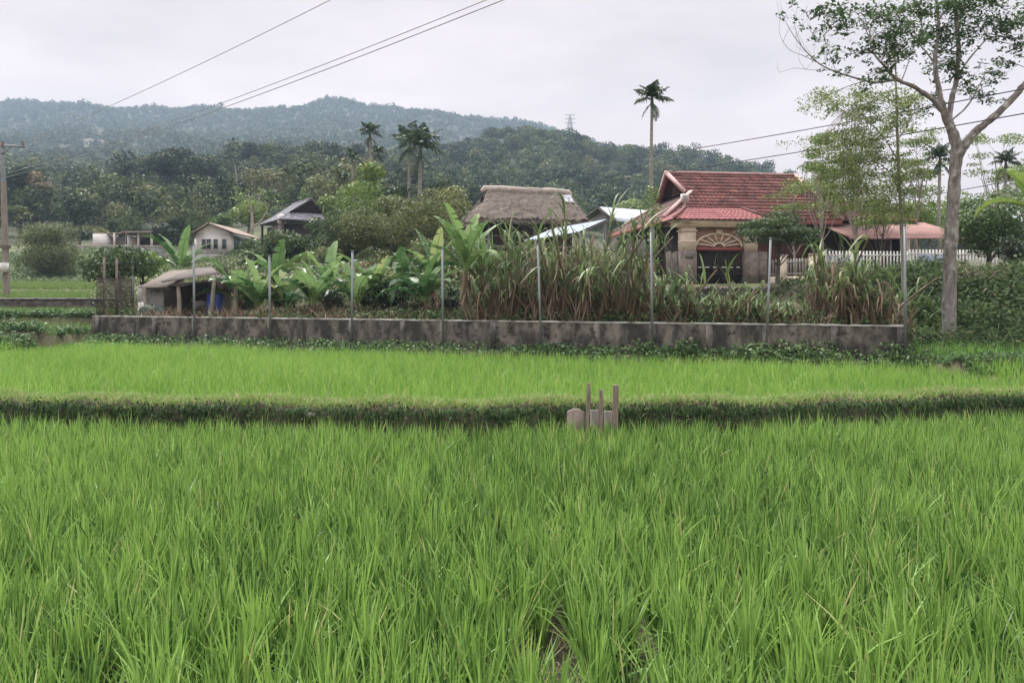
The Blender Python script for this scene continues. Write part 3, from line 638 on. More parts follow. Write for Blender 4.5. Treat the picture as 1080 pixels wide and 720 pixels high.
f.part('ridge', M['ridge_tile'], lambda m: (m.beam((1.8, RY, RZ + .06), (9.7, RY, RZ + .06), .24, .14), m.beam((0, 0, E + .07), (2.5, 2.92, G_ + .07), .2, .12), m.beam((0, 10.58, E + .07), (2.5, 7.66, G_ + .07), .2, .12)), rf)
f.part('verge', M['ridge_tile'], lambda m: (m.beam((2.1, 2.85, G_ + .03), (1.85, RY, RZ + .05), .16, .2), m.beam((2.1, 7.72, G_ + .03), (1.85, RY, RZ + .05), .16, .2)), rf)
f.part('verge', M['ridge_tile'], lambda m: (m.beam((9.66, 0, E + .05), (9.66, RY, RZ + .07), .16, .2), m.beam((9.66, 10.58, E + .05), (9.66, RY, RZ + .07), .16, .2)), rf)
gb = f.part('gable', M['dark_wood'], lambda m: m.add([(2.5, 2.92, G_), (2.5, 7.66, G_), (2.5, RY, RZ - .03), (2.62, 2.92, G_), (2.62, 7.66, G_), (2.62, RY, RZ - .03)], [(0, 2, 1), (3, 4, 5), (0, 1, 4), (0, 4, 3)]))
f.part('gable_board', M['red_paint'], lambda m: (m.beam((2.2, 3.0, G_ - .06), (1.98, RY, RZ - .08), .06, .22), m.beam((2.2, 7.6, G_ - .06), (1.98, RY, RZ - .08), .06, .22)), gb)
f.part('louvre', M['brick_wall'], lambda m: [m.box((2.46, RY, G_ + .2 + .16 * i), (.05, 1.5 - .22 * i, .07)) for i in range(5)], gb)
f.part('fascia', M['tile_pink'], lambda m: (m.box((-.03, 5.29, E - .13), (.05, 10.7, .26)), m.box((4.8, -.03, E - .13), (9.6, .05, .24))))
f.part('soffit', M['dark_wood'], lambda m: m.box((4.8, 5.29, E - .3), (9.2, 10.1, .06)))
f.part('wall', M['brick_wall'], lambda m: (m.box((5.6, 5.3, 1.62), (7.0, 8.2, 3.2)),))
f.part('veranda_wall', M['dark_wood'], lambda m: m.box((1.95, 6.2, 1.6), (.15, 6.5, 3.15)))
for b_ in (.5, 3.4, 6.6, 10.0): f.part('veranda_post', M['dark_wood'], lambda m: m.box((.35, b_, 1.6), (.2, .2, 3.25)))
f.part('plinth', M['concrete'], lambda m: m.box((4.9, 5.5, -.12), (9.4, 9.4, .36)))
vt = f.part('roof_vent', M['white_paint'], lambda m: (m.box((1.55, 1.3, 4.5), (.1, .1, .6)), m.box((1.55, 1.28, 4.75), (.34, .3, .42))))
f.part('vent_grille', M['grey_paint'], lambda m: [m.box((1.55, 1.12, 4.63 + .07 * i), (.26, .02, .035)) for i in range(4)], vt)

# porch in front of the house (stands on its own pillars)
porch = thing('entrance_porch', 'small tiled entrance porch on two cream and brown pillars with a sunburst arch', 'porch', (7.7, 40, hz0), math.atan2(.123, .993))
f = Fr(porch)
for x0, x1 in ((.10, .86), (3.28, 3.95)):
    pl = f.part('pillar', M['cream'], lambda m: (m.box(((x0 + x1) / 2, -2.1, 2.32), (x1 - x0 - .06, .56, 1.16)), m.box(((x0 + x1) / 2, -2.1, 2.72), (x1 - x0 + .06, .66, .08)), m.box(((x0 + x1) / 2, -2.1, 2.2), (x1 - x0 - .02, .60, .05))))
    f.part('stone_base', M['stone_clad'], lambda m: (m.box(((x0 + x1) / 2, -2.1, .76), (x1 - x0, .62, 1.96)),), pl)
pl = f.part('meter_box', M['grey_paint'], lambda m: m.box((.48, -2.43, 1.6), (.42, .08, .34)))
f.part('meter_grille', M['grey_wood'], lambda m: [m.box((.48, -2.475, 1.5 + .08 * i), (.36, .012, .035)) for i in range(4)], pl)
f.part('side_wall', M['stone_clad'], lambda m: m.box((4.25, -1.95, .80), (.6, .3, 1.9)))
f.part('beam', M['cream'], lambda m: (m.box((2.03, -2.1, 3.03), (4.5, .72, .24)), m.box((2.03, -2.1, 3.18), (4.75, .9, .07))))
rf = f.part('roof', M['tile_pink'], lambda m: (tiled(m, (-.4, -2.85, 3.24), (4.5, -2.85, 3.24), (3.6, -1.2, 3.95), (.7, -1.2, 3.95), 6, 18, seed=7, tj=.12), tiled(m, (-.4, .1, 3.24), (-.4, -2.85, 3.24), (.7, -1.2, 3.95), (.7, -.9, 3.95), 6, 10, seed=8, tj=.12),
    tiled(m, (4.5, -2.85, 3.24), (4.5, .1, 3.24), (3.6, -.9, 3.95), (3.6, -1.2, 3.95), 6, 10, seed=9, tj=.12), tiled(m, (4.5, .1, 3.24), (-.4, .1, 3.24), (.7, -.9, 3.95), (3.6, -.9, 3.95), 5, 14, seed=10, tj=.12)))
f.part('hip', M['tile_red'], lambda m: (m.beam((-.4, -2.85, 3.29), (.7, -1.2, 4.0), .15, .1), m.beam((4.5, -2.85, 3.29), (3.6, -1.2, 4.0), .15, .1), m.beam((.6, -1.1, 4.0), (3.7, -1.1, 4.0), .18, .12)), rf)
f.part('ceiling', M['pinkwall'], lambda m: m.box((2.03, -1.3, 3.10), (4.3, 2.2, .05)))
pn = f.part('arch_panel', M['pinkwall'], lambda m: m.box((2.07, -2.02, 2.38), (2.44, .1, 1.0)))
def sunburst(m):
    a = np.linspace(.0, math.pi, 25); c = np.array((2.07, -2.12, 1.98))
    m.tube(np.stack([c[0] + 1.16 * np.cos(a), c[1] + 0 * a, c[2] + .62 * np.sin(a)], 1), .055, 6)
    for q in np.linspace(.22, math.pi - .22, 8): m.beam(c + (.26 * math.cos(q), 0, .16 * math.sin(q)), c + (1.1 * math.cos(q), 0, .58 * math.sin(q)), .06)
    m.tube(np.stack([c[0] + .25 * np.cos(a), c[1] + 0 * a, c[2] + .17 * np.sin(a)], 1), .06, 6)
    m.box((2.07, -2.12, 2.7), (.3, .12, .2))
f.part('sunburst', M['cream'], sunburst, pn)
f.part('lintel', M['red_paint'], lambda m: m.box((2.07, -2.12, 1.86), (2.42, .2, .14)))
for x0, x1 in ((.9, 2.05), (2.1, 3.25)):
    def leaf_(m):
        for z_ in (.12, .62, 1.0, 1.72): m.box(((x0 + x1) / 2, -2.1, z_), (x1 - x0, .05, .06))
        for q in np.linspace(x0 + .03, x1 - .03, 11): m.box((q, -2.1, .92), (.03, .035, 1.6))
    gl = f.part('gate', M['iron'], leaf_)
    f.part('gate_panel', M['iron'], lambda m: m.box(((x0 + x1) / 2, -2.07, .36), (x1 - x0 - .06, .015, .46)), gl)
    [f.part('scroll', M['white_paint'], lambda m: m.box((x0 + .2 + .38 * i, -2.14, .98), (.2, .012, .05)), gl) for i in range(3)]
f.part('floor_slab', M['concrete_pale'], lambda m: m.box((1.9, -2.0, -.14), (4.2, 3.6, .34)))
f.part('back_wall', M['dark_wood'], lambda m: m.box((2.1, .35, 1.5), (3.6, .12, 3.2)))
m_ = MB(); x, y, _ = at(710, 0, 38.2)
for i in range(6): m_.box((x - .28 + i * .11, y, 2.0 + .86 + .03 * math.sin(i * 2.1)), (.1, .03, 1.72 + .06 * math.sin(i * 2.1)), 0, .3 + .1 * i)
m_.box((x, y + .03, 2.5), (.66, .04, .08)); m_.box((x, y + .03, 3.3), (.66, .04, .08))
tag(m_.build('plank_screen', M['grey_wood'], None, (x, y, 2.0)), 'grey upright plank screen against the left pillar of the porch', 'fence')

# picket fences
def picket(name, lab, P0, P1, z0, zw, z1, zs, n, mat, wallmat, posts, pw=.34):
    P0, P1 = np.asarray(P0, float), np.asarray(P1, float); base = np.array([*(P0 + P1) / 2, z0]); th = math.atan2(P1[1] - P0[1], P1[0] - P0[0]); t_ = thing(name, lab, 'fence', base)
    L = np.linalg.norm(P1 - P0); md = (P0 + P1) / 2
    m = MB(); m.box((*md, (z0 + zw) / 2), (L, .16, zw - z0), th); m.build('low_wall', wallmat, t_, base)
    m = MB()
    for q in np.linspace(.01, .99, n): c = P0 + (P1 - P0) * q; m.box((*c, (zw + z1) / 2 + .02), (.062, .04, z1 - zw - .02), th + .001, .5)
    m.build('pickets', mat, t_, base)
    m = MB(); [m.box((*md, zw + (z1 - zw) * h), (L, .05, .07), th) for h in (.15, .82)]; m.build('rail', mat, t_, base)
    for q in posts:
        c = P0 + (P1 - P0) * q; m = MB(); m.box((*c, (z0 + zs) / 2), (pw, pw, zs - z0), th); pp = m.build('post', M['cream'], t_, base)
        m = MB(); m.box((*c, zs + .03), (pw + .08, pw + .08, .06), th); m.build('cap', M['concrete_pale'], pp, base)
p0, p1 = at(812, 0, 37.2)[:2], at(860, 0, 36.0)[:2]
picket('picket_fence', 'grey picket fence on a cream base wall between two square pillars right of the porch', p0, p1, 1.7, 2.5, 3.32, 3.46, 16, M['grey_paint'], M['cream'], (.28, .97))
p2, p3 = at(863, 0, 36.2)[:2], at(958, 0, 36.6)[:2]; p4 = at(1052, 0, 37.0)[:2]
picket('picket_fence', 'white picket fence half hidden by cane clump left of the pale post', p2, p3, 1.9, 2.66, 3.66, 3.7, 27, M['white_paint'], M['concrete'], ())
picket('picket_fence', 'white picket fence crossing behind the trunk of the big tree', p3 + (.02, .0), p4, 1.9, 2.72, 3.74, 3.7, 27, M['white_paint'], M['concrete'], ())
for a_, b_, lab in ((964, 997, 'pale blue sheet hung behind the white pickets left of the big trunk'), (868, 904, 'pale blue sheet hung behind the pickets beside the cane clump')):
    pa, pb = at(a_, 0, 36.75), at(b_, 0, 36.8); m = MB(); n_ = 14; s = np.linspace(0, 1, n_)
    for k_, off in ((0, 0.), (1, .02)): pass
    x = pa[0] + (pb[0] - pa[0]) * s; yy = 36.38 + .03 * np.sin(s * 17); V = np.concatenate([np.stack([x, yy, 0 * s + 3.48 + .02 * np.sin(s * 9)], 1), np.stack([x, yy + .02, 0 * s + 2.86], 1)]); k = np.arange(n_ - 1)
    m.add(V, np.stack([k, n_ + k, n_ + k + 1, k + 1], -1)); V2 = V + (0, .012, 0); m.add(V2, np.stack([k + 1, n_ + k + 1, n_ + k, k], -1))
    tag(m.build('blue_sheet', M['blue_sheet'], None, (pa[0], 36.4, 2.8)), lab, 'sheet', 'blue sheets on the picket fence')

# low annex right of the house
ax = thing('annex', 'low tiled annex with a faded pink awning behind the cane clump', 'house', at(925, 290, 44) * (1, 1, 0) + (0, 0, 2.2)); b0 = np.array(ax.location)
X0, X1 = at(848, 0, 42)[0], at(955, 0, 42)[0]
def P_(name, mat, fn, root, base, parent=None):
    m = MB(); fn(m); return m.build(name, mat, parent or root, base)
rf = P_('roof', M['tile_red'], lambda m: (tiled(m, (X0, 41.6, 5.55), (X1 + .5, 41.6, 5.55), (X1 + .2, 45, 6.95), (X0, 45, 6.85), 9, 26, seed=11), tiled(m, (X1 + .5, 48.4, 5.35), (X0, 48.4, 5.35), (X0, 45, 6.85), (X1 + .2, 45, 6.95), 9, 26, seed=12)), ax, b0)
P_('ridge', M['ridge_tile'], lambda m: m.beam((X0, 45, 6.9), (X1 + .3, 45, 7.02), .22, .14), ax, b0, rf)
P_('awning', M['awning'], lambda m: (corrugated(m, (X0 + 1.2, 39.2, 4.50), (X1 + 1.9, 39.3, 4.56), (X1 + .9, 41.9, 5.5), (X0 + .6, 41.9, 5.5), 34, .015),), ax, b0)
P_('awning_edge', M['ridge_tile'], lambda m: m.beam((X0 + 1.2, 39.17, 4.46), (X1 + 1.9, 39.27, 4.52), .04, .12), ax, b0)
P_('wall', M['dark_wood'], lambda m: m.box(((X0 + X1) / 2, 45, 3.7), (X1 - X0 - .4, 5.6, 3.3)), ax, b0)
P_('wall', M['cream'], lambda m: m.box((X1 - .2, 42.3, 3.55), (1.1, .2, 2.9)), ax, b0)
P_('gable', M['brick_wall'], lambda m: m.add([(X1, 41.9, 5.3), (X1, 48.1, 5.3), (X1, 45, 6.85), (X1 - .1, 41.9, 5.3), (X1 - .1, 48.1, 5.3), (X1 - .1, 45, 6.85)], [(0, 1, 2), (4, 3, 5)]), ax, b0)
for q in (.02, .35, .68, .98): P_('awning_post', M['rust'], lambda m: m.tube([(X0 + 1.3 + (X1 - X0 + .5) * q, 39.4, 2.1), (X0 + 1.3 + (X1 - X0 + .5) * q, 39.4, 4.53)], .045), ax, b0)

# thatched house
tz = 2.5; th = thing('thatched_house', 'old house under a thick grey brown thatched roof with a pale ridge', 'house', at(514, 0, 47) * (1, 1, 0) + (0, 0, 3.40), R(15)); f = Fr(th); th.scale = (.80, .80, .82)
def thatch(m, A, B, Cc, D, n=46, k=22, amp=.035, thk=.28, seed=0):
    r = np.random.RandomState(seed); A, B, Cc, D = (np.asarray(v, float) for v in (A, B, Cc, D)); nn = np.cross(B - A, D - A); nn /= np.linalg.norm(nn)
    T, S = np.meshgrid(np.linspace(0, 1, n), np.linspace(0, 1, k)); P = ((A + (D - A) * S[..., None]) * (1 - T[..., None]) + (B + (Cc - B) * S[..., None]) * T[..., None])
    row_ = (np.floor(S * 7) - S * 7) * -.05
    P = P + nn * (r.normal(0, amp, S.shape) + row_ * -1 + .10 * np.sin(S * math.pi))[..., None]; P[0, :, 2] += r.normal(0, .05, n)
    ix = np.arange(n * k).reshape(k, n); q = np.stack([ix[:-1, :-1], ix[:-1, 1:], ix[1:, 1:], ix[1:, :-1]], -1).reshape(-1, 4)
    m.add(P.reshape(-1, 3), q, np.clip(.5 + r.normal(0, .2, S.size), 0, 1)); Q = P - nn * thk; m.add(Q.reshape(-1, 3), q[:, ::-1], .25)
    i_ = np.arange(n - 1); m.add(np.concatenate([P[0], Q[0]]), np.stack([n + i_, n + i_ + 1, i_ + 1, i_], -1), .35)
    for e in (0, -1):
        i_ = np.arange(k - 1); m.add(np.concatenate([P[:, e], Q[:, e]]), np.stack([i_, i_ + 1, k + i_ + 1, k + i_], -1), .35)
tE, tR = 3.15, 5.50
rf = f.part('thatch_roof', M['thatch'], lambda m: (thatch(m, (-1.5, -3.3, tE), (6.8, -3.3, tE + .05), (6.3, 0, tR), (0, 0, tR), seed=1), thatch(m, (6.8, 3.3, tE), (-1.5, 3.3, tE), (0, 0, tR), (6.3, 0, tR), seed=2),
    thatch(m, (-1.5, 3.3, tE), (-1.5, -3.3, tE), (-.25, -1.1, tR - .8), (-.25, 1.1, tR - .8), 36, 16, seed=3)))
def fringe(m):
    n = 900; t_ = rng.uniform(0, 1, n); b_ = np.stack([-1.5 + 8.3 * t_, np.full(n, -3.32) + rng.uniform(-.05, .2, n), np.full(n, tE - .1) + rng.uniform(-.15, .1, n)], -1)
    blades(m, b_, np.full(n, -.18), np.full(n, -1.57), rng.uniform(.05, .22, n), .03, 2, 0, rng.uniform(.2, .8, n))
    t_ = rng.uniform(0, 1, 500); b_ = np.stack([np.full(500, -1.52), -3.3 + 6.6 * t_, np.full(500, tE - .1) + rng.uniform(-.15, .1, 500)], -1)
    blades(m, b_, np.full(500, -.18), np.full(500, 3.14), rng.uniform(.05, .22, 500), .03, 2, 0, rng.uniform(.2, .8, 500))
    n = 2600; t_ = rng.uniform(0, 1, n); s_ = rng.uniform(.03, .97, n); x_ = (-1.5 + 8.3 * t_) * (1 - s_) + 6.3 * t_ * s_
    b_ = np.stack([x_, -3.3 + 3.3 * s_ - .1, tE + (tR - tE) * s_ + .12 + .10 * np.sin(s_ * 3.14)], -1); blades(m, b_, np.full(n, -.16), np.full(n, -1.57), np.full(n, .26), .028, 1, 0, rng.uniform(0, 1, n), .3, 1.0)
f.part('straw_fringe', M['thatch'], fringe, rf)
f.part('ridge_cap', M['thatch_cap'], lambda m: m.tube([(-.45, 0, tR - .12), (-.25, 0, tR + .06), (1, 0, tR + .09), (3, 0, tR + .02), (5, 0, tR + .06), (6.4, 0, tR - .02), (6.6, 0, tR - .2)], [.16, .26, .28, .27, .28, .26, .15], 9, .6), rf, True)
f.part('smoke_hole', M['dark_wood'], lambda m: m.add([(-.45, -.55, tR - .75), (-.45, .55, tR - .75), (-.3, 0, tR - .12), (-.1, -.55, tR - .75), (-.1, .55, tR - .75), (-.1, 0, tR - .12)], [(0, 2, 1), (3, 4, 5), (0, 1, 4), (0, 4, 3)]), rf)
f.part('patch', M['metal_roof'], lambda m: m.slab([(5.6, -1.55, 4.66), (6.3, -1.6, 4.62), (6.3, -.7, 5.26), (5.7, -.72, 5.24)], .03), rf)
f.part('wall', M['dark_wood'], lambda m: m.box((2.8, 0, 1.9), (6.2, 4.4, 2.9)))
f.part('floor_beam', M['grey_wood'], lambda m: (m.beam((-.6, -2.5, 1.25), (6.2, -2.5, 1.25), .16), m.beam((-.6, -2.5, 2.0), (6.2, -2.5, 2.0), .07)))
for i, x_ in enumerate((-.5, 1.2, 2.9, 4.6, 6.2)): f.part('post', M['grey_wood'], lambda m: m.beam((x_, -2.5, -1.6), (x_, -2.5, 3.4), .18))

# sloping metal roofs between the thatched and the tiled house
sh = thing('lean_to', 'open lean-to shed under a sloping pale blue metal sheet roof', 'shed', (at(600, 0, 41.5)[0], 41.5, 2.2)); b0 = np.array(sh.location)
a_, b_, c_, d_ = at(553, 254, 39.5), at(612, 244, 39.8), at(641, 231, 44), at(584, 241, 43.7)
P_('roof', M['metal_blue'], lambda m: corrugated(m, a_, b_, c_, d_, 26, .02, .03), sh, b0)
P_('rafter', M['grey_wood'], lambda m: [m.beam(a_ + (b_ - a_) * q - (0, 0, .1), d_ + (c_ - d_) * q - (0, 0, .1), .08) for q in (.03, .35, .66, .97)], sh, b0)
for v in (a_, b_, c_, d_):
    w = v * .93 + (a_ + b_ + c_ + d_) / 4 * .07; P_('post', M['grey_wood'], lambda m: m.beam((w[0], w[1], 1.4), (w[0], w[1], w[2] - .05), .13), sh, b0)
bk = thing('brick_pile', 'stack of pale concrete blocks below the lean-to roof', 'pile', (at(565, 0, 40.5)[0], 40.5, 2.2)); b0 = np.array(bk.location)
m = MB()
for i in range(6):
    for j in range(4): m.box((b0[0] - .9 + .42 * i + .02 * (j % 2), 40.5 + rng.normal(0, .02), 2.45 + .27 * j), (.38, .3, .24), rng.normal(0, .05), rng.uniform(.2, .8))
m.build('blocks', M['concrete'], bk, b0)
sv = thing('metal_roof_house', 'grey plank house with a silver metal roof left of the tiled roof', 'house', (at(650, 0, 57)[0], 57, 3.2)); b0 = np.array(sv.location)
e0, e1, r0, r1 = at(650, 233, 54), at(690, 236, 54), at(632, 218, 57.5), at(684, 222, 57.5); k0, k1 = at(613, 232, 61), at(668, 236, 61)
P_('roof', M['metal_roof'], lambda m: (corrugated(m, e0, e1, r1, r0, 22, .02, .03), corrugated(m, k1, k0, r0, r1, 22, .02, .03)), sv, b0)
gl_, gr_, ga_ = e0 + (.1, .5, -.02), k0 + (.45, -.5, -.02), r0 + (.3, 0, -.12)
P_('gable', M['grey_wood'], lambda m: m.add([gl_, gr_, ga_, gl_ + (.1, 0, 0), gr_ + (.1, 0, 0), ga_ + (.1, 0, 0)], [(0, 2, 1), (3, 4, 5)], .6), sv, b0)
P_('wall', M['grey_wood'], lambda m: m.box(((e0[0] + e1[0]) / 2 + .2, 57.3, 4.6), (2.9, 5.6, 3.4), 0, .4), sv, b0)
P_('barge_board', M['dark_wood'], lambda m: (m.beam(e0 - (.05, 0, .1), r0 - (.05, 0, .1), .06, .18), m.beam(k0 - (.05, 0, .1), r0 - (.05, 0, .1), .06, .18)), sv, b0)

# white house far left
wh = thing('whitewashed_house', 'small white gabled house with four narrow windows on a concrete base', 'house', (-28.4, 78.5, 4.2)); b0 = np.array(wh.location)
x0, x1, y0, y1 = -30.05, -26.8, 75., 82.; zb, ze, zt = 5.55, 7.55, 8.45
P_('base', M['concrete'], lambda m: m.box(((x0 + x1) / 2, 78.5, 4.6), (x1 - x0 + .04, 7.04, 1.9)), wh, b0)
wl = P_('wall', M['whitewash'], lambda m: (m.box(((x0 + x1) / 2, 78.5, (zb + ze) / 2), (x1 - x0, 7, ze - zb)), m.add([(x0, y0, ze), (x1, y0, ze), ((x0 + x1) / 2 - .3, y0, zt), (x0, y1, ze), (x1, y1, ze), ((x0 + x1) / 2 - .3, y1, zt)], [(0, 1, 2), (4, 3, 5)])), wh, b0)
xr = (x0 + x1) / 2 - .3
P_('roof', M['brown_roof'], lambda m: (m.slab([(x1 + .7, y0 - .5, ze - .02), (x1 + .7, y1 + .4, ze - .02), (xr, y1 + .4, zt + .12), (xr, y0 - .5, zt + .12)], .1), m.slab([(x0 - .6, y1 + .4, ze - .14), (x0 - .6, y0 - .5, ze - .14), (xr - .002, y0 - .5, zt + .12), (xr - .002, y1 + .4, zt + .12)], .1)), wh, b0)
for px in (215.2, 220.4, 227.6, 236.6):
    x = (px - 540) / FPX * 75; w_ = P_('window', M['grey_paint'], lambda m: [m.beam((x + s_ * .2, 74.97, 6.05), (x + s_ * .2, 74.97, 6.98), .05) for s_ in (-1, 1)] + [m.beam((x - .2, 74.97, z_), (x + .2, 74.97, z_), .05) for z_ in (6.05, 6.98)], wh, b0)
    P_('pane', M['glass_dark'], lambda m: m.box((x, 74.985, 6.5), (.36, .02, .9)), wh, b0, w_)
P_('side_window', M['green_sheet'], lambda m: m.box((x1 + .02, 78.2, 6.75), (.06, 4.6, 1.3)), wh, b0)
P_('balcony', M['brick_wall'], lambda m: (m.box((x1 + .65, 78.4, 5.35), (1.3, 6, .16)), m.box((x1 + 1.28, 78.4, 5.75), (.1, 6, .75))), wh, b0)
P_('balcony_base', M['concrete'], lambda m: m.box((x1 + .8, 79.5, 4.6), (.9, 4, 1.3)), wh, b0)
P_('side_annex', M['whitewash'], lambda m: m.box((x0 - .5, 79, 6.3), (.96, 4, 1.7)), wh, b0)

# dark roofed hut on the slope
hc = at(318, 0, 70); hz = float(height(hc[0], 70.)); hut = thing('hillside_hut', 'dark hut with a grey hipped roof and a small black gable', 'house', (hc[0], 70, hz), R(33)); f = Fr(hut)
E, K, T_ = 8.0 - hz, 8.75 - hz, 9.95 - hz
rf = f.part('roof', M['grey_tile'], lambda m: (tiled(m, (-2.9, 3.4, E), (-2.9, -3.4, E), (-1.75, -2.1, K), (-1.75, 2.1, K), 5, 16, seed=21), tiled(m, (-1.75, 2.3, K), (-1.75, -2.45, K), (0, -2.6, T_), (0, 2.5, T_), 7, 14, seed=22),
    tiled(m, (2.9, -3.4, E), (2.9, 3.4, E), (1.75, 2.1, K), (1.75, -2.1, K), 5, 16, seed=23), tiled(m, (1.75, -2.45, K), (1.75, 2.3, K), (0, 2.5, T_), (0, -2.6, T_), 7, 14, seed=24),
    tiled(m, (-2.9, -3.4, E), (2.9, -3.4, E), (1.75, -2.1, K), (-1.75, -2.1, K), 5, 16, seed=25), tiled(m, (2.9, 3.4, E), (-2.9, 3.4, E), (-1.75, 2.1, K), (1.75, 2.1, K), 5, 16, seed=26)))
f.part('ridge', M['grey_tile'], lambda m: (m.beam((0, -2.65, T_ + .04), (0, 2.55, T_ + .04), .2, .1),), rf)
f.part('gable', M['dark_wood'], lambda m: m.add([(-1.75, -2.1, K), (1.75, -2.1, K), (0, -2.1, T_), (-1.75, 2.1, K), (1.75, 2.1, K), (0, 2.1, T_)], [(0, 1, 2), (4, 3, 5), (0, 3, 4), (0, 4, 1)]))
f.part('barge_board', M['dark_wood'], lambda m: (m.beam((-1.8, -2.5, K - .05), (0, -2.65, T_ - .06), .06, .16), m.beam((1.8, -2.5, K - .05), (0, -2.65, T_ - .06), .06, .16)))
f.part('wall', M['dark_wood'], lambda m: m.box((0, 0, (E - .3) / 2 - .3), (4.6, 5.2, E + .3)))
for x_, y_ in ((-2.6, -3.1), (2.6, -3.1), (-2.6, 3.1), (0, -3.1)): f.part('post', M['dark_wood'], lambda m: m.box((x_, y_, E / 2 - .3), (.18, .18, E + .5)))
f.part('rail', M['grey_wood'], lambda m: m.box((0, -3.1, E - 1.5), (5.2, .06, .5)))
wt = at(297, 231, 66.5); m = MB(); m.tube([wt + (0, 0, -.4), wt + (0, 0, -.38), wt + (0, 0, .28), wt + (0, 0, .42)], [.3, .36, .36, .1], 12); tk = tag(m.build('water_tank', M['whitewash'], None, wt, True), 'small white water tank at the left corner of the dark hut roof', 'tank')
m = MB(); m.beam((wt[0], wt[1], height(wt[0], wt[1]) - .2), (wt[0], wt[1], wt[2] - .4), .4); m.build('tank_stand', M['grey_wood'], tk, wt)

# farm on the far left
fw = thing('farm_wall', 'long bare grey concrete wall on the rise at the far left', 'wall', (at(118, 0, 82)[0], 82, 5.6)); b0 = np.array(fw.location)
A, B = at(78, 0, 82), at(176, 0, 83); P_('wall_body', M['concrete'], lambda m: relief(m, A[:2], B[:2], 5.0, 6.78, .25, 60, 4, .01), fw, b0)
P_('coping', M['concrete_pale'], lambda m: relief(m, A[:2], B[:2], 6.785, 6.9, .32, 40, 2, .01), fw, b0)
fb = thing('farm_building', 'low farm shed with pale walls and open dark bays above the grey wall', 'building', (at(130, 0, 86)[0], 86, 6.2)); b0 = np.array(fb.location)
xa, xb = at(106, 0, 86)[0], at(168, 0, 86)[0]
P_('wall', M['whitewash'], lambda m: (m.box((xa + .7, 86, 7.4), (1.5, 3, 1.7)), m.box((xa + 2.2, 87, 7.3), (1.6, 1, 1.5)), m.box((xa + 3.6, 86, 7.3), (.25, 3, 1.7))), fb, b0)
P_('dark_bay', M['dark_wood'], lambda m: m.box(((xa + xb) / 2 + .9, 87.5, 7.4), (xb - xa - 2, .3, 1.8)), fb, b0)
P_('roof', M['brown_roof'], lambda m: (m.box(((xa + xb) / 2 + 1.6, 86, 8.42), (xb - xa - 3.0, 3.6, .14)), m.box((xa + 1.5, 86.2, 8.30), (3.2, 3.3, .12))), fb, b0)
for q in (.35, .55, .75, .97): P_('post', M['concrete_pale'], lambda m: m.box((xa + (xb - xa) * q, 84.6, 7.3), (.2, .2, 2.1)), fb, b0)

# shack behind the wall
sk = thing('open_shack', 'open farm shack with a patched grey sheet roof on wooden posts', 'shed', (at(190, 0, 30)[0], 30, .78)); b0 = np.array(sk.location)
a_, b_, c_, d_ = at(146, 303, 28.6), at(177, 302.5, 28.3), at(216, 283.5, 31.6), at(180, 285, 31.8)
rf = P_('roof', M['fibre_old'], lambda m: corrugated(m, a_, b_, c_, d_, 14, .012, .03), sk, b0)
a2, b2, c2, d2 = at(171, 302, 28.2), at(232, 292.5, 28.4), at(217, 285, 31.4), at(199, 288.5, 31.0)
P_('roof_sheet', M['fibre_roof'], lambda m: corrugated(m, a2 + (0, -.1, .16), b2 + (0, -.1, .14), at(223, 281.5, 31.6), at(206, 282.5, 31.5), 20, .012, .03), sk, b0)
P_('side_roof', M['fibre_dark'], lambda m: corrugated(m, at(229, 294.5, 28.7), at(263, 304, 28.9), at(256, 297.5, 31.8), at(226, 288.5, 31.6), 12, .012, .03), sk, b0)
P_('wall', M['concrete'], lambda m: m.box((at(160, 0, 29)[0], 28.95, 1.35), (.95, .12, 1.3)), sk, b0)
P_('back_wall', M['dark_wood'], lambda m: m.box((at(192, 0, 31.2)[0], 31.2, 1.4), (3.3, .1, 1.5)), sk, b0)
P_('side_wall', M['dark_wood'], lambda m: m.box((at(231, 0, 30.2)[0], 30.2, 1.4), (.1, 2.4, 1.5)), sk, b0)
for (px, pt, ytop) in ((189, 188, 302), (221, 226, 293), (153, 152, 303), (248, 248, 298)):
    P_('post', M['bark_pale'], lambda m: m.tube([at(px, 338, 28.5), at((px + pt) / 2, 318, 28.5) + (.02, 0, 0), at(pt, ytop, 28.5)], [.085, .08, .07], 8), sk, b0)
P_('rafter', M['grey_wood'], lambda m: (m.beam(at(150, 304.5, 28.7), at(230, 295, 28.6), .08), m.beam(at(181, 288, 31.5), at(222, 286, 31.4), .08)), sk, b0)
bl = at(227, 333, 28.9); bz = float(height(bl[0], bl[1])); bt = thing('barrel', 'blue plastic barrel under the right edge of the shack roof', 'barrel', (bl[0], bl[1], bz))
m = MB(); m.tube([(0, 0, 0), (0, 0, .02), (0, 0, .3), (0, 0, .33), (0, 0, .6), (0, 0, .63), (0, 0, .92), (0, 0, .95)], [.2, .27, .29, .30, .30, .29, .27, .22], 18); m.build('body', M['blue_plastic'], bt, smooth=True)
m = MB(); m.tube([(0, 0, .93), (0, 0, .96)], [.28, .28], 18); m.build('lid_rim', M['blue_plastic'], bt)
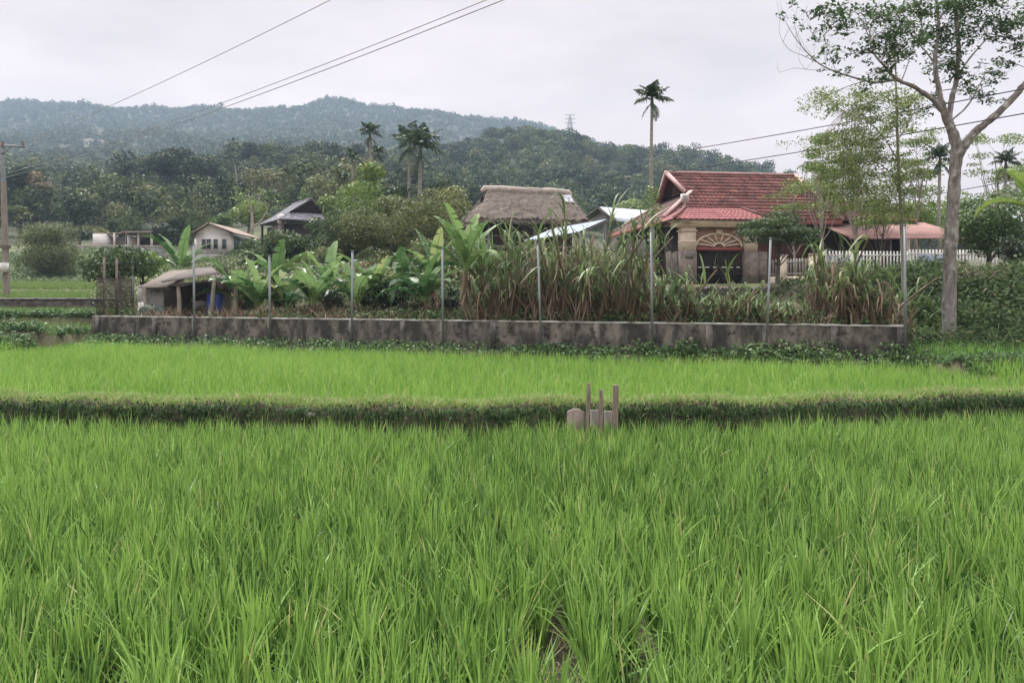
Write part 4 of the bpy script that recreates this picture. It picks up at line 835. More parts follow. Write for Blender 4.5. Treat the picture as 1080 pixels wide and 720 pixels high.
def lump(name, mat, c, r, lab, cat, seed):
    rr = np.random.RandomState(seed); u, v = np.meshgrid(np.linspace(0, 2 * math.pi, 25)[:-1], np.linspace(0, math.pi, 13)); d = np.stack([np.cos(u) * np.sin(v), np.sin(u) * np.sin(v), np.cos(v)], -1)
    ph = rr.uniform(0, 6, 6); s = 1 + .13 * np.sin(3 * u + ph[0]) * np.sin(v) + .1 * np.sin(5 * u + 4 * v + ph[1]) + .08 * np.sin(9 * u - 5 * v + ph[2]) + .06 * np.sin(7 * v + ph[3])
    P = d * s[..., None] * np.asarray(r) + np.asarray(c); P[..., 2] = np.maximum(P[..., 2], c[2] - r[2] * .8); ix = np.arange(24 * 13).reshape(13, 24); nx_ = np.roll(ix, -1, 1)
    m = MB().add(P.reshape(-1, 3), np.stack([ix[1:], nx_[1:], nx_[:-1], ix[:-1]], -1).reshape(-1, 4)); return tag(m.build(name, mat, None, np.asarray(c) - (0, 0, r[2] * .8), True), lab, cat)
c_ = at(161, 329, 28.2); lump('tarpaulin', M['tarp_green'], c_ + (0, 0, -.05), (.42, .3, .3), 'crumpled dark green tarpaulin bundle at the left of the shack', 'tarpaulin', 1)
c_ = at(149, 327, 28.2); lump('sack', M['sack_white'], c_ + (0, 0, -.05), (.13, .13, .32), 'pale sack standing against the left corner of the shack', 'sack', 2)
c_ = at(212, 322, 29.6); lump('basin', M['concrete'], c_, (.25, .25, .18), 'pale basin under the shack between its two front posts', 'basin', 3)

# stakes and slabs set in the field bank, scrap beside it
for px, ty, w_, lean_, lab in ((619, 404, .055, .02, 'leftmost of three weathered wooden stakes driven into the field bank'), (634.5, 411, .06, -.01, 'short middle one of three weathered stakes in the field bank'), (648, 406, .085, .015, 'thick right one of three weathered stakes in the field bank')):
    b_ = at(px, 0, 10.0); zt = EYE + (HOR - ty) / FPX * 10; m = MB(); hgt = zt + .7; n_ = 9; s = np.linspace(0, 1, n_)
    m.tube(np.stack([b_[0] + lean_ * s + .006 * np.sin(s * 9), 10 + .02 * s, -.7 + hgt * s], 1), w_ / 2 * (1 + .12 * np.sin(s * 13 + px)) * np.where(s > .97, .8, 1), 9, np.clip(rng.normal(.5, .2, n_ * 9), 0, 1)); tag(m.build('wooden_stake', M['stake_wood'], None, (b_[0], 10, -.6)), lab, 'stake', 'wooden stakes in the field bank')
for (pa, pb, pt, lab, k_) in ((598, 616.5, 431, 'broad grey slab standing left of the stakes against the bank', 0), (623, 633, 432.5, 'narrow grey board between the left and middle stakes', 1), (637.5, 645.5, 433.5, 'narrow pale board between the middle and right stakes', 2)):
    a_, b_ = at(pa, 0, 10.1), at(pb, 0, 10.1); zt = EYE + (HOR - pt) / FPX * 10.1; m = MB(); w_ = b_[0] - a_[0]; n_ = 9; s = np.linspace(0, 1, n_); prof = zt - .05 * (np.abs(s - .5) * 2) ** 3 * (k_ == 0) + rng.normal(0, .004, n_)
    V = np.concatenate([np.stack([a_[0] + w_ * s, 0 * s + 10.09, prof], 1), np.stack([a_[0] + w_ * s, 0 * s + 10.09, 0 * s - .7], 1)]); V = np.concatenate([V, V + (0, .05, 0)]); i_ = np.arange(n_ - 1)
    m.add(V, np.concatenate([np.stack([i_, n_ + i_, n_ + i_ + 1, i_ + 1], -1), np.stack([2 * n_ + i_ + 1, 3 * n_ + i_ + 1, 3 * n_ + i_, 2 * n_ + i_], -1), np.stack([i_, i_ + 1, 2 * n_ + i_ + 1, 2 * n_ + i_], -1), [(0, 2 * n_, 3 * n_, n_), (n_ - 1, 2 * n_ - 1, 4 * n_ - 1, 3 * n_ - 1)]]), .3 + .2 * k_)
    tag(m.build('slab', M['grey_wood'] if k_ else M['stone_clad'], None, (a_[0], 10.1, -.6)), lab, 'board')
c_ = at(327, 437, 10.3); bg_ = lump('plastic_bag', M['sack_white'], c_, (.055, .03, .035), 'crumpled white scrap caught at the foot of the field bank', 'scrap', 5)

# ------------------------------------------------------------------ pole, cables, pylon
pb_ = at(7, 308, 42); pole = thing('utility_pole', 'weathered utility pole with a pale crossarm at the far left', 'utility pole', (pb_[0], 42, pb_[2] - .3)); b0 = np.array(pole.location)
zt = at(3, 152, 42)
P_('pole_shaft', M['pole_wood'], lambda m: m.tube([pb_ - (0, 0, .4), at(5, 235, 42), at(3.6, 192, 42)], [.17, .15, .13], 10), pole, b0)
P_('pole_top', M['galv'], lambda m: m.tube([at(3.6, 193, 42), at(2.5, 150, 42)], [.12, .09], 10), pole, b0)
P_('crossarm', M['galv'], lambda m: m.beam(at(-12, 153, 42), at(25, 154.5, 41.8), .11), pole, b0)
P_('brace', M['galv'], lambda m: (m.beam(at(2, 163, 41.9), at(12, 155, 41.9), .06), m.beam(at(3, 163, 41.9), at(-6, 154, 41.9), .06)), pole, b0)
for px in (-10, 3, 24): P_('insulator', M['insulator'], lambda m: m.tube([at(px, 155, 41.9), at(px, 153, 41.9), at(px, 151.5, 41.9), at(px, 149.5, 41.9)], [.05, .09, .05, .07], 8), pole, b0)
P_('clamp', M['rust'], lambda m: m.tube([at(5.4, 262, 42), at(5.5, 258.5, 42)], [.27, .27], 10), pole, b0)
mbx = at(2, 282, 41.7); P_('meter_box', M['white_paint'], lambda m: m.box(mbx, (.55, .3, .5)), pole, b0)
def cable(lab, pts, sag, rad, mat):
    P = [np.asarray(p, float) for p in pts]; out = []
    for i in range(len(P) - 1):
        s = np.linspace(0, 1, 40)[:None if i == len(P) - 2 else -1]; q = P[i] + (P[i + 1] - P[i]) * s[:, None]; q[:, 2] -= sag * 4 * s * (1 - s); out.append(q)
    Q = np.concatenate(out); m = MB(); m.tube(Q, rad, 5); return tag(m.build('power_cable', mat, None, Q[0]), lab, 'cable')
cable('upper dark cable sagging from the big tree across the slender palm', (at(1140, 82, 19), at(440, 190, 62)), .55, .016, M['wire'])
cable('lower dark cable running just under another above the tiled roof', (at(1140, 109, 19), at(440, 206, 62)), .55, .016, M['wire'])
cable('short dark cable passing behind the big trunk towards the annex roof', (at(1130, 178, 21), at(905, 216, 40)), .1, .014, M['wire'])
cable('grey cable climbing steeply from the far left pole into the sky', (at(24, 151, 41.8), at(520, -88, 20)), .25, .012, M['wire_pale'])
cable('upper one of two close grey cables climbing over the mountain', (at(-10, 150, 41.8), at(3, 184, 42), at(640, -52, 17)), .35, .011, M['wire_pale'])
cable('lower one of two close grey cables climbing over the mountain', (at(3, 188, 42), at(650, -48, 16)), .35, .012, M['wire_pale'])
Yt = 345; pc = at(601, 0, Yt); zg = float(height(pc[0], Yt)); ztop = at(601, 121, Yt)[2]
py = thing('pylon', 'faint grey lattice pylon on the crest of the wooded hill', 'pylon', (pc[0], Yt, zg)); m = MB(); H_ = ztop - zg
def leg(sx, sy, z): w = 1.7 * (1 - z / H_) + .55; return (pc[0] + sx * w, Yt + sy * w, zg + z)
for sx in (-1, 1):
    for sy in (-1, 1): m.beam(leg(sx, sy, 0), leg(sx, sy, H_), .3)
zs = np.linspace(0, H_, 8)
for i in range(7):
    for sa, sb in (((-1, -1), (1, -1)), ((1, -1), (1, 1)), ((1, 1), (-1, 1)), ((-1, 1), (-1, -1))):
        m.beam(leg(*sa, zs[i]), leg(*sb, zs[i + 1]), .18); m.beam(leg(*sb, zs[i]), leg(*sa, zs[i + 1]), .18); m.beam(leg(*sa, zs[i + 1]), leg(*sb, zs[i + 1]), .16)
m.build('lattice_mast', M['lattice'], py, (pc[0], Yt, zg))
for h in (.80, .90, .99): P_('crossarm', M['lattice'], lambda m: m.beam((pc[0] - 2.2, Yt, zg + H_ * h), (pc[0] + 2.2, Yt, zg + H_ * h), .28), py, (pc[0], Yt, zg))
# ------------------------------------------------------------------ plants behind the wall
rng = np.random.RandomState(71)
M['banana_pale'] = leafmat('banana_pale', (.10, .19, .04), (.34, .42, .10), .4, .4, vary=0)
M['tree_bright'] = leafmat('tree_bright', (.045, .085, .025), (.15, .22, .07), .3, .5, (.25, .25, .1), vary=.1)
def banana(name, lab, px, d, hs, nl, L, W, rz=0, upright=.5, seed=0, group='banana plants behind the concrete wall', rs=.09):
    r = np.random.RandomState(seed); x, y = on_wall(px, d); z = float(height(x, y)) - .05
    t_ = thing(name, lab, 'banana plant', (x, y, z), rz, group)
    m = MB(); n = 8; s = np.linspace(0, 1, n); m.tube(np.stack([.05 * s, 0 * s, hs * s], 1), rs * (1.25 - .6 * s), 10, np.clip(r.normal(.5, .2, n * 10), 0, 1)); ps = m.build('pseudostem', M['banana_stem'], t_, smooth=True)
    m = MB(); k = 26; base = np.stack([.05 + r.normal(0, rs * .6, k), r.normal(0, rs * .6, k), hs * r.uniform(.5, 1, k)], -1); blades(m, base, -hs * r.uniform(.25, .6, k), r.uniform(0, 6.28, k), r.uniform(.1, .4, k), r.uniform(.06, .16, k), 4, 0, r.uniform(.1, 1, k)); m.build('dead_sheath', M['cane_dry'], ps)
    for i in range(nl):
        a = i * 2.4 + r.uniform(-.3, .3); young = i / max(1, nl - 1); el = 1.45 * (upright + (1 - upright) * young) * r.uniform(.85, 1.05); Li = L * r.uniform(.8, 1.1)
        n = 15; s = np.linspace(0, 1, n); cur = (1.95 - 1.25 * young) * r.uniform(.7, 1.3); ang = el - cur * s ** 1.5
        dx = np.concatenate([[0], np.cumsum(np.cos(ang[:-1]) * Li / (n - 1))]); dz = np.concatenate([[0], np.cumsum(np.sin(ang[:-1]) * Li / (n - 1))])
        c, sn = math.cos(a), math.sin(a); mid = np.stack([.05 + dx * c, dx * sn, hs - .1 + dz], -1); side = np.array((-sn, c, 0)); up = np.stack([-np.sin(ang) * c, -np.sin(ang) * sn, np.cos(ang)], -1)
        w = np.where(s < .16, .03, W * .5 * np.clip(np.sin(np.clip((s - .13) / .87, 0, 1) ** .75 * math.pi), 0, 1) ** .55 + .004) * r.uniform(.85, 1.1); V_ = .35 * r.uniform(.3, 1.6)
        m = MB(); ti = np.clip(.15 + .5 * young + r.normal(0, .22), 0, 1)
        for sg in (-1, 1):
            cut = r.uniform(0, 1, n - 1) < (.6 - .4 * young)
            for j in range(2, n - 1):
                drop = r.uniform(-.12, .12) * (1 - young)
                e0 = mid[j] + side * sg * w[j] * math.cos(V_ - drop) + up[j] * w[j] * math.sin(V_ - drop); e1 = mid[j + 1] + side * sg * w[j + 1] * math.cos(V_ - drop) + up[j + 1] * w[j + 1] * math.sin(V_ - drop)
                if cut[j]: e1 = e1 * .72 + (e0 * .5 + mid[j] * .5) * .28 - (0, 0, .05 * r.uniform())
                m.quad(mid[j], mid[j + 1], e1, e0, np.clip(ti + r.normal(0, .06), 0, 1))
        lf = m.build('leaf', M['banana_leaf'], t_)
        m = MB(); m.tube(mid - up * .012, .024 * (1.05 - s), 5, .9); m.build('midrib', M['banana_leaf'], lf)
    return t_
for a in [('broad leaved banana plant rising behind the shack roof', 190, 9.6, 1.9, 6, 2.3, .6, 1, .5, 1), ('low banana plant beside the leftmost post, one leaf upright', 272, 2.4, .55, 7, 1.75, .55, 2.1, .62, 2),
          ('low banana plant with a broad pale leaf, third post to its right', 328, 2.0, .60, 8, 1.7, .62, .4, .55, 3), ('low banana plant tucked behind the second low one', 305, 3.6, .5, 7, 1.6, .5, 4, .5, 4),
          ('banana plant with a tall upright leaf against the grey post left of the bushes', 375, 2.3, .62, 7, 2.0, .5, 1.7, .62, 5), ('darker banana plant leaning right behind the upright leaf', 395, 3.4, .8, 7, 1.9, .5, 5.2, .45, 6),
          ('spreading banana plant left of the tall banana plant', 450, 2.2, .70, 8, 1.7, .55, 3.0, .55, 7), ('tall banana plant with a dry brown stem left of the cane thicket', 490, 1.6, 1.55, 8, 2.2, .55, .9, .6, 8),
          ('small banana plant behind the tall one with its leaf tilted right', 508, 3.4, 1.2, 6, 2.1, .5, .5, .6, 9), ('dark banana plant at the right end of the shack side roof', 254, 3.2, .7, 8, 1.9, .55, 3.3, .5, 11),
          ('banana plant behind the low one with the broad pale leaf', 345, 4.4, 1.0, 8, 2.0, .55, 1.2, .55, 12), ('banana plant in the gap left of the spreading one', 424, 4.0, .8, 7, 1.9, .5, .3, .5, 13), ('banana plant close behind the spreading one, leaves held high', 458, 4.6, 1.2, 8, 2.1, .5, 2.2, .65, 14), ('banana plant behind the second grey post from the left', 292, 5.2, 1.1, 8, 2.0, .55, 5.0, .55, 15)]:
    banana('banana_plant', a[0], a[1], a[2], a[3] * 1.1, a[4] + 2, a[5] * 1.06, a[6] * .9, a[7], a[8], a[9])
x, y = at(1085, 0, 22)[:2]
bp = banana('banana_plant', 'large banana plant with pale yellow green leaves at the right edge', 1094, 7.6, 3.5, 8, 2.3, .62, 2.4, .45, 10, None, .13)
for ch in bp.children:
    if ch.name.startswith('leaf'): ch.data.materials[0] = M['banana_pale']

def cane(lab, px, d, ht, n, seed, sc=1., dry=1.1, group='cane clumps behind the concrete wall', name='sugar_cane', young=False):
    r = np.random.RandomState(seed); x, y = on_wall(px, d); z = float(height(x, y)) - .03; t_ = thing(name, lab, 'sugar cane', (x, y, z), r.uniform(0, 6.28), group)
    global rng
    keep = rng; rng = r
    for i in range(n):
        a = r.uniform(0, 6.28); b = np.array((math.cos(a), math.sin(a), 0)) * r.uniform(.02, .2); ln = r.normal(0, .26, 2); h = ht * (r.uniform(.45, .85) if i else r.uniform(.95, 1.1)); k = 7; s = np.linspace(0, 1, k)
        path = np.stack([b[0] + ln[0] * h * s ** 1.4 * 1.2, b[1] + ln[1] * h * s ** 1.4, h * .72 * s], 1); m = MB(); m.tube(path, .032 * (1.1 - .4 * s), 6, np.clip(r.normal(.5, .15, k * 6), 0, 1)); cn = m.build('cane', M['cane_stalk'], t_)
        m = MB(); q = 11 if not young else 14; ss_ = r.uniform(.5 if not young else .1, 1, q); base = np.stack([np.interp(ss_, s, path[:, j]) for j in range(3)], -1)
        L = h * r.uniform(.30, .50, q) + .25; blades(m, base, L * r.uniform(.55, .95, q), r.uniform(0, 6.28, q), L * r.uniform(.15, .7, q), r.uniform(.045, .085, q), 6, L * r.uniform(.1, .95, q), np.clip(r.normal(.5, .24, q), 0, 1), .5, 1.9)
        m.build('foliage', M['cane_leaf'], cn)
    if dry:
        m = MB(); q = int(38 * dry); a = r.uniform(0, 6.28, q); base = np.stack([np.cos(a) * r.uniform(0, .3, q), np.sin(a) * r.uniform(0, .3, q), ht * .66 * r.uniform(.12, 1.05, q)], -1)
        L = r.uniform(.4, 1.0, q); blades(m, base, L * r.uniform(-.3, .35, q), a + r.normal(0, .5, q), L * r.uniform(.15, .6, q), r.uniform(.03, .07, q), 5, L * r.uniform(.4, .95, q), np.clip(r.normal(.45, .25, q), 0, 1), .6)
        q = int(24 * dry); base = np.stack([r.normal(0, .25, q), r.normal(0, .2, q), np.zeros(q) + .02], -1); blades(m, base, r.uniform(.5, 1.2, q) * ht * .45, r.uniform(0, 6.28, q), r.uniform(.1, .8, q), r.uniform(.025, .05, q), 4, 0, np.clip(r.normal(.35, .2, q), 0, 1), .6); m.build('dry_leaves', M['cane_dry'], t_)
    rng = keep
    return t_
def htop(px, ty, d):
    x, y = on_wall(px, d); return EYE + (HOR - ty) / FPX * y - .75
i = 0
tall = [(514, 262, 1.0), (527, 240, 2.2), (536, 252, 1.0), (546, 212, 1.6), (556, 235, 2.6), (566, 250, 1.0), (577, 218, 2.0), (588, 232, 1.2), (597, 206, 1.7), (608, 242, 2.6), (617, 255, 1.0), (628, 236, 2.0), (640, 225, 1.4), (652, 246, 2.4), (661, 235, 1.3), (672, 240, 2.0), (684, 250, 1.4)]
for px, ty, d in tall:
    zone = 'under the thatched roof' if px < 570 else 'below the pale metal roof' if px < 640 else 'left of the slender palm'
    i += 1; cane('tall cane clump with dry brown skirts, %s in the thicket from the banana plant' % (['first', 'second', 'third', 'fourth', 'fifth', 'sixth', 'seventh', 'eighth', 'ninth', 'tenth', 'eleventh', 'twelfth', 'thirteenth', 'fourteenth', 'fifteenth', 'sixteenth', 'seventeenth'][i - 1]), px, d, htop(px, ty, d) * (1.4, .85, 1.15, 1.35, .8, 1.05)[i % 6], 6, 200 + i)
for k, (px, ty) in enumerate([(522, 236), (541, 230), (562, 226), (583, 238), (604, 230), (622, 236), (646, 232), (678, 244)]):
    cane('rear cane clump half hidden behind the tall front thicket, %s from the banana plant' % ['first', 'second', 'third', 'fourth', 'fifth', 'sixth', 'seventh', 'eighth'][k], px, 3.6, htop(px, ty, 3.6) * 1.1, 6, 260 + k, dry=1.4)
low = [(700, 268, 1.2), (712, 285, 1.8), (722, 262, 1.0), (735, 290, 1.3), (748, 288, 2.2), (762, 285, 1.0), (779, 268, 1.5), (793, 292, 1.0), (812, 306, 1.2), (832, 304, 1.0)]
for k, (px, ty, d) in enumerate(low):
    cane('short green cane clump, %s to the right of the slender palm' % ['first', 'second', 'third', 'fourth', 'fifth', 'sixth', 'seventh', 'eighth', 'ninth', 'tenth'][k], px, d, htop(px, ty, d), 6, 300 + k, dry=.4, young=True, group='short green cane clumps')
rt = [(872, 252, 1.8), (866, 226, 2.4), (884, 246, 1.4), (879, 222, 1.9), (892, 262, 1.0), (902, 270, 2.0), (914, 258, 1.2), (925, 264, 2.2), (936, 268, 1.0), (945, 272, 1.8)]
for k, (px, ty, d) in enumerate(rt):
    cane('cane clump before the white pickets, %s from the square pillar' % ['first', 'second', 'third', 'fourth', 'fifth', 'sixth', 'seventh', 'eighth', 'ninth', 'tenth'][k], px, d, htop(px, ty, d), 6, 400 + k, dry=1.2, group='cane clumps in front of the white picket fence')

# palms
def frond(m, a, el, L, cur, nleaf, lw, ll, r, z0, droop=.5):
    n = 12; s = np.linspace(0, 1, n); ang = el - cur * s ** 1.4; dx = np.concatenate([[0], np.cumsum(np.cos(ang[:-1]) * L / (n - 1))]); dz = np.concatenate([[0], np.cumsum(np.sin(ang[:-1]) * L / (n - 1))])
    c, sn = math.cos(a), math.sin(a); mid = np.stack([dx * c, dx * sn, z0 + dz], -1); m.tube(mid, .022 * (1.1 - s) * L / 1.6, 4, .7)
    q = np.repeat(np.linspace(.12, .99, nleaf), 2); sg = np.tile((1, -1), nleaf); base = np.stack([np.interp(q, s, mid[:, j]) for j in range(3)], -1); aa = np.interp(q, s, ang)
    lf = ll * np.clip(np.sin(np.clip(q * .9 + .12, 0, 1) * math.pi), .25, 1) * r.uniform(.8, 1.1, len(q))
    dirn = np.stack([np.cos(aa) * c * .55 - sn * sg, np.cos(aa) * sn * .55 + c * sg, np.sin(aa) * .55 + r.uniform(-.1, .35, len(q))], -1); dirn /= np.linalg.norm(dirn, axis=1)[:, None]
    axis = np.stack([np.cos(aa) * c, np.cos(aa) * sn, np.sin(aa)], -1) * lw / 2
    p1 = base + dirn * lf[:, None] * .55; p2 = base + dirn * lf[:, None] - np.array((0, 0, 1)) * (lf * droop)[:, None]; V = np.stack([base - axis * .6, base + axis * .6, p1 + axis, p1 - axis, p2], 1); k = np.arange(len(q))[:, None] * 5
    T = np.repeat(np.clip(r.normal(.45, .2, len(q)), 0, .84), 5); m.add(V.reshape(-1, 3), np.concatenate([k + [0, 1, 2, 3]]), T); m.add(V.reshape(-1, 3), k + [3, 2, 4], T)
def palm(lab, px, Y, ty, cw, seed, nf=11, tr=.10, hang=3, name='areca_palm', group=None, base=None, lean=0., stiff=1.0):
    r = np.random.RandomState(seed); x = (px - 540) / FPX * Y; z = float(height(x, Y)) - .1; zt = EYE + (HOR - ty) / FPX * Y; L = cw / FPX * Y / 2 * 1.12; H = zt - z - L * 1.22
    t_ = thing(name, lab, 'palm tree', (x, Y, z), 0, group); n = 14; s = np.linspace(0, 1, n); path = np.stack([lean * s ** 1.5 + .04 * np.sin(s * 5 + seed), 0 * s, H * s], 1)
    m = MB(); m.tube(path, tr * (1.25 - .45 * s), 9, np.clip(.5 + .2 * np.sin(np.repeat(s, 9) * 60), 0, 1)); m.build('trunk', M['palm_bark'], t_, smooth=True)
    m = MB(); m.tube([path[-1] - (0, 0, .02), path[-1] + (0, 0, .2 * L), path[-1] + (0, 0, .5 * L)], [tr * .85, tr * 1.05, tr * .5], 8, .9); m.build('crownshaft', M['palm_leaf'], t_, smooth=True)
    for i in range(nf):
        el = (.15 + 1.25 * (i / (nf - 1)) ** .8) * stiff; m = MB(); frond(m, i * 2.4 + r.uniform(-.2, .2), el, L * r.uniform(.85, 1.1), r.uniform(.7, 1.25), 20, .045 * L / 1.0 + .015, L * .40, r, 0); fr = m.build('frond', M['palm_leaf'], t_); fr.location = path[-1] + (0, 0, .42 * L)
    for i in range(hang):
        m = MB(); frond(m, i * 2.1 + seed, -.7, L * .9, .75, 14, .05 * L, L * .26, r, 0, .8); fr = m.build('dead_frond', M['palm_leaf'], t_); fr.location = path[-1] + (0, 0, .2 * L)
    return t_
G = 'areca palms above the bushes'
tp = palm('tall slender areca palm rising alone beside the tiled roof', 688, 30, 86, 40, 1, 12, .068, 4)
rng = np.random.RandomState(5); m = MB(); n = 900; zz = rng.uniform(.2, 4.6, n); k_ = rng.uniform(0, 1, n) < .35 + .65 * (zz > 3.0); zz = zz[k_]; n = len(zz); a = rng.uniform(0, 6.28, n); rr = rng.uniform(.09, .26, n) * (1 + .5 * (np.abs(zz - 3.6) < .6))
leaves(m, np.stack([np.cos(a) * rr + .03, np.sin(a) * rr, zz], -1), np.stack([np.cos(a), np.sin(a), 0 * a + .6], -1), rng.uniform(.08, .16, n), np.clip(rng.normal(.55, .2, n), 0, 1)); vn = m.build('vine', M['tree_light']); vn.location = tp.location
tag(vn, 'leafy green vine climbing the lower trunk of the slender palm', 'vine')
for a in [('tallest of the two palms with bare pale trunks, drooping crown', 443, 60, 131, 56, 2, 12, .17, 3), ('thinner palm close to the left of the pale trunked palm', 431, 64, 131, 44, 3, 11, .12, 4), ('dense palm top highest of the left palm trio', 390, 66, 128, 28, 4, 12, .11, 6),
          ('narrow palm hung with dead fronds right of the palm trio', 399, 62, 152, 18, 5, 10, .10, 8), ('small flat topped palm left of the palm trio', 372, 68, 158, 20, 6, 9, .09, 1), ('lowest dark palm above the dark hut roof', 361, 66, 180, 20, 7, 10, .09, 2)]:
    palm(*a[:6], nf=a[6], tr=a[7], hang=a[8], group=G)
palm('dark drooping palm half hidden behind the big trunk', 991, 42, 152, 34, 8, 12, .09, 10)
palm('dark palm above the pale banana leaves at the right edge', 1060, 40, 158, 30, 9, 11, .08, 8)

# ------------------------------------------------------------------ trees
def limb(m, A, B, r0, r1, wob=.08, n=6, k=6):
    A, B = np.asarray(A, float), np.asarray(B, float); s = np.linspace(0, 1, n); L = np.linalg.norm(B - A); P = A + (B - A) * s[:, None] + np.sin(s * math.pi)[:, None] * rng.normal(0, wob * L, 3) ; m.tube(P, r0 + (r1 - r0) * s, k, .5, False); return P
def tree(name, lab, cat, px, Y, ty, w, mat, bark, seed, nl=9, leaf=.22, per=150, bot=.35, tr=.14, flat=1., group=None, lr=.3, trunk_px=None, fill=.25, aspect=.55, dens=5.):
    """trunk with limbs to each leaf lobe; ty is the crown's top and w its width in the photo at distance Y"""
    global rng
    keep = rng; rng = np.random.RandomState(seed); u = FPX / Y; x = (px - 540) / u; tx = x if trunk_px is None else (trunk_px - 540) / u
    z = float(height(tx, Y)) - .1; H = EYE + (HOR - ty) / u - z; rw = w / u / 2
    t_ = thing(name, lab, cat, (tx, Y, z), 0, group); cz0 = H * bot; ch = H - cz0; c = np.array((x - tx, 0, cz0 + ch * .5)); lrad = min(rw, ch / 2) * lr * 2
    lob = lobes_in(nl, c, max(rw - lrad * .6, .1), max(rw - lrad * .6, .1), max(ch / 2 - lrad * .5, .05), lrad * .75)
    lob = [(p_, (r_[0], r_[1], r_[2] * flat)) for p_, r_ in lob]
    m = MB(); top = np.array(((x - tx) * .6, 0, cz0 + ch * .55)); n = 7; s = np.linspace(0, 1, n); P = np.stack([top[0] * s ** 1.5 + .03 * H * np.sin(s * 4 + seed) * s, .02 * H * np.sin(s * 5) * s, top[2] * s], 1); m.tube(P, tr * (1.25 - 1.0 * s), 8)
    for p_, r_ in lob: i_ = rng.randint(2, n - 1); limb(m, P[i_], p_, tr * .42 * (1.2 - s[i_]), tr * .08)
    m.build('trunk', bark, t_, smooth=True)
    P_, N_, T = crown_cloud(lob, per * dens, leaf, fill, .3); m = MB(); leaves(m, P_, N_, leaf * rng.uniform(.6, 1.35, len(P_)), T, aspect, .55); m.build('crown', mat, t_)
    rng = keep
    return t_
D, MI, LI, OL, FE = M['tree_dark'], M['tree_mid'], M['tree_light'], M['tree_olive'], M['tree_feather']; BD, BP = M['bark_dark'], M['bark_pale']
bgl = [  # trees on the slopes behind: label, px, Y, top, width, leaf material
    ('dark tree towering right behind the utility pole', 22, 118, 164, 56, D, 1), ('dark tree at the photo edge left of the utility pole', -12, 112, 176, 50, D, 2), ('tan topped tree showing beside the dark trees at the pole', 40, 116, 178, 26, M['tree_tan'], 3),
    ('mid green tree between the pole trees and the dark clump', 78, 112, 196, 58, MI, 4), ('grey green tree under the reddish landslide scar', 104, 128, 188, 44, OL, 5),
    ('tallest dark tree of the clump above the farm, domed top', 176, 150, 146, 52, D, 6), ('dark tree of the farm clump with a ragged left shoulder', 142, 152, 166, 44, D, 7), ('dark tree closing the farm clump on its right', 208, 150, 160, 44, D, 8), ('dark leaning tree low in front of the farm clump', 160, 138, 190, 46, D, 9),
    ('very dark low tree right of centre in the farm clump', 196, 136, 188, 44, D, 10), ('bright green sapling standing out against the dark farm clump', 137, 122, 212, 22, LI, 11), ('dark bush like tree just left of the white house', 183, 80, 226, 40, D, 12),
    ('dark shaggy tree left of the dark bush tree near the white house', 168, 90, 242, 30, MI, 13), ('olive scrub tree above the farm wall', 100, 96, 236, 34, OL, 14), ('dull green tree above the farm shed roof', 128, 100, 228, 44, MI, 15), ('dark tree left of the farm wall behind the round tree', 84, 92, 238, 30, D, 16),
    ('pale emergent tree with a tall dark cap left on the middle ridge', 264, 205, 145, 34, D, 17), ('broad dark tree on the middle ridge above the white house', 298, 205, 156, 48, D, 18), ('dark ridge tree above the dark hut', 330, 205, 156, 44, D, 19), ('dark ridge tree right behind the palm trio', 352, 200, 150, 42, D, 20), ('last dark tree on the middle ridge before the palms', 378, 200, 152, 38, D, 21),
    ('dull tree in the dip between the middle ridge and the wooded hill', 412, 200, 166, 40, MI, 22), ('tan blossoming crown on the left of the wooded hill', 545, 300, 154, 20, M['tree_tan'], 23), ('tan blossoming crown right of centre on the wooded hill', 612, 290, 158, 22, M['tree_tan'], 24), ('faint tan crown just below the pylon', 590, 318, 150, 16, M['tree_tan'], 25),
    ('pale green tree at the foot of the wooded hill right of the thatch', 640, 150, 196, 46, MI, 26), ('yellow green tree behind the silver metal roof', 668, 140, 206, 40, LI, 27), ('green tree behind the thatched ridge', 600, 150, 208, 40, MI, 28), ('olive tree on the hill foot above the thatch', 560, 170, 196, 40, OL, 29),
    ('grey green tree left behind the thatched roof', 505, 150, 192, 38, MI, 30), ('dark dome tree on the left shoulder of the wooded hill', 478, 280, 150, 26, D, 31), ('light tree on the slope left of the dark hut', 262, 92, 208, 46, LI, 32), ('yellow green tree over the white house roof', 232, 90, 222, 40, LI, 33), ('dark green tree filling the gap behind the white house', 282, 110, 200, 44, MI, 34),
    ('feathery pale tree above the dark hut ridge', 338, 100, 186, 52, FE, 35), ('pale drooping tree left under the palm trio', 358, 63, 190, 46, FE, 36), ('light green tree wrapped around the palm trio trunks', 390, 59, 166, 50, LI, 37), ('dark round tree right of the pale trunked palm', 462, 58, 184, 40, D, 38), ('dark tree left of the pale trunked palm', 414, 58, 186, 44, MI, 39)]
for lab, px, Y, ty, w, mt_, sd_ in bgl:
    sc_ = Y / 100; tree('tree', lab, 'tree', px, Y, ty, w, mt_, BP if sd_ in (17, 32) else BD, 500 + sd_, nl=10, leaf=.42 * sc_ ** .7, per=46 / sc_ ** 1.35, bot=.22, tr=.16 * sc_, group='trees on the slopes behind the village')
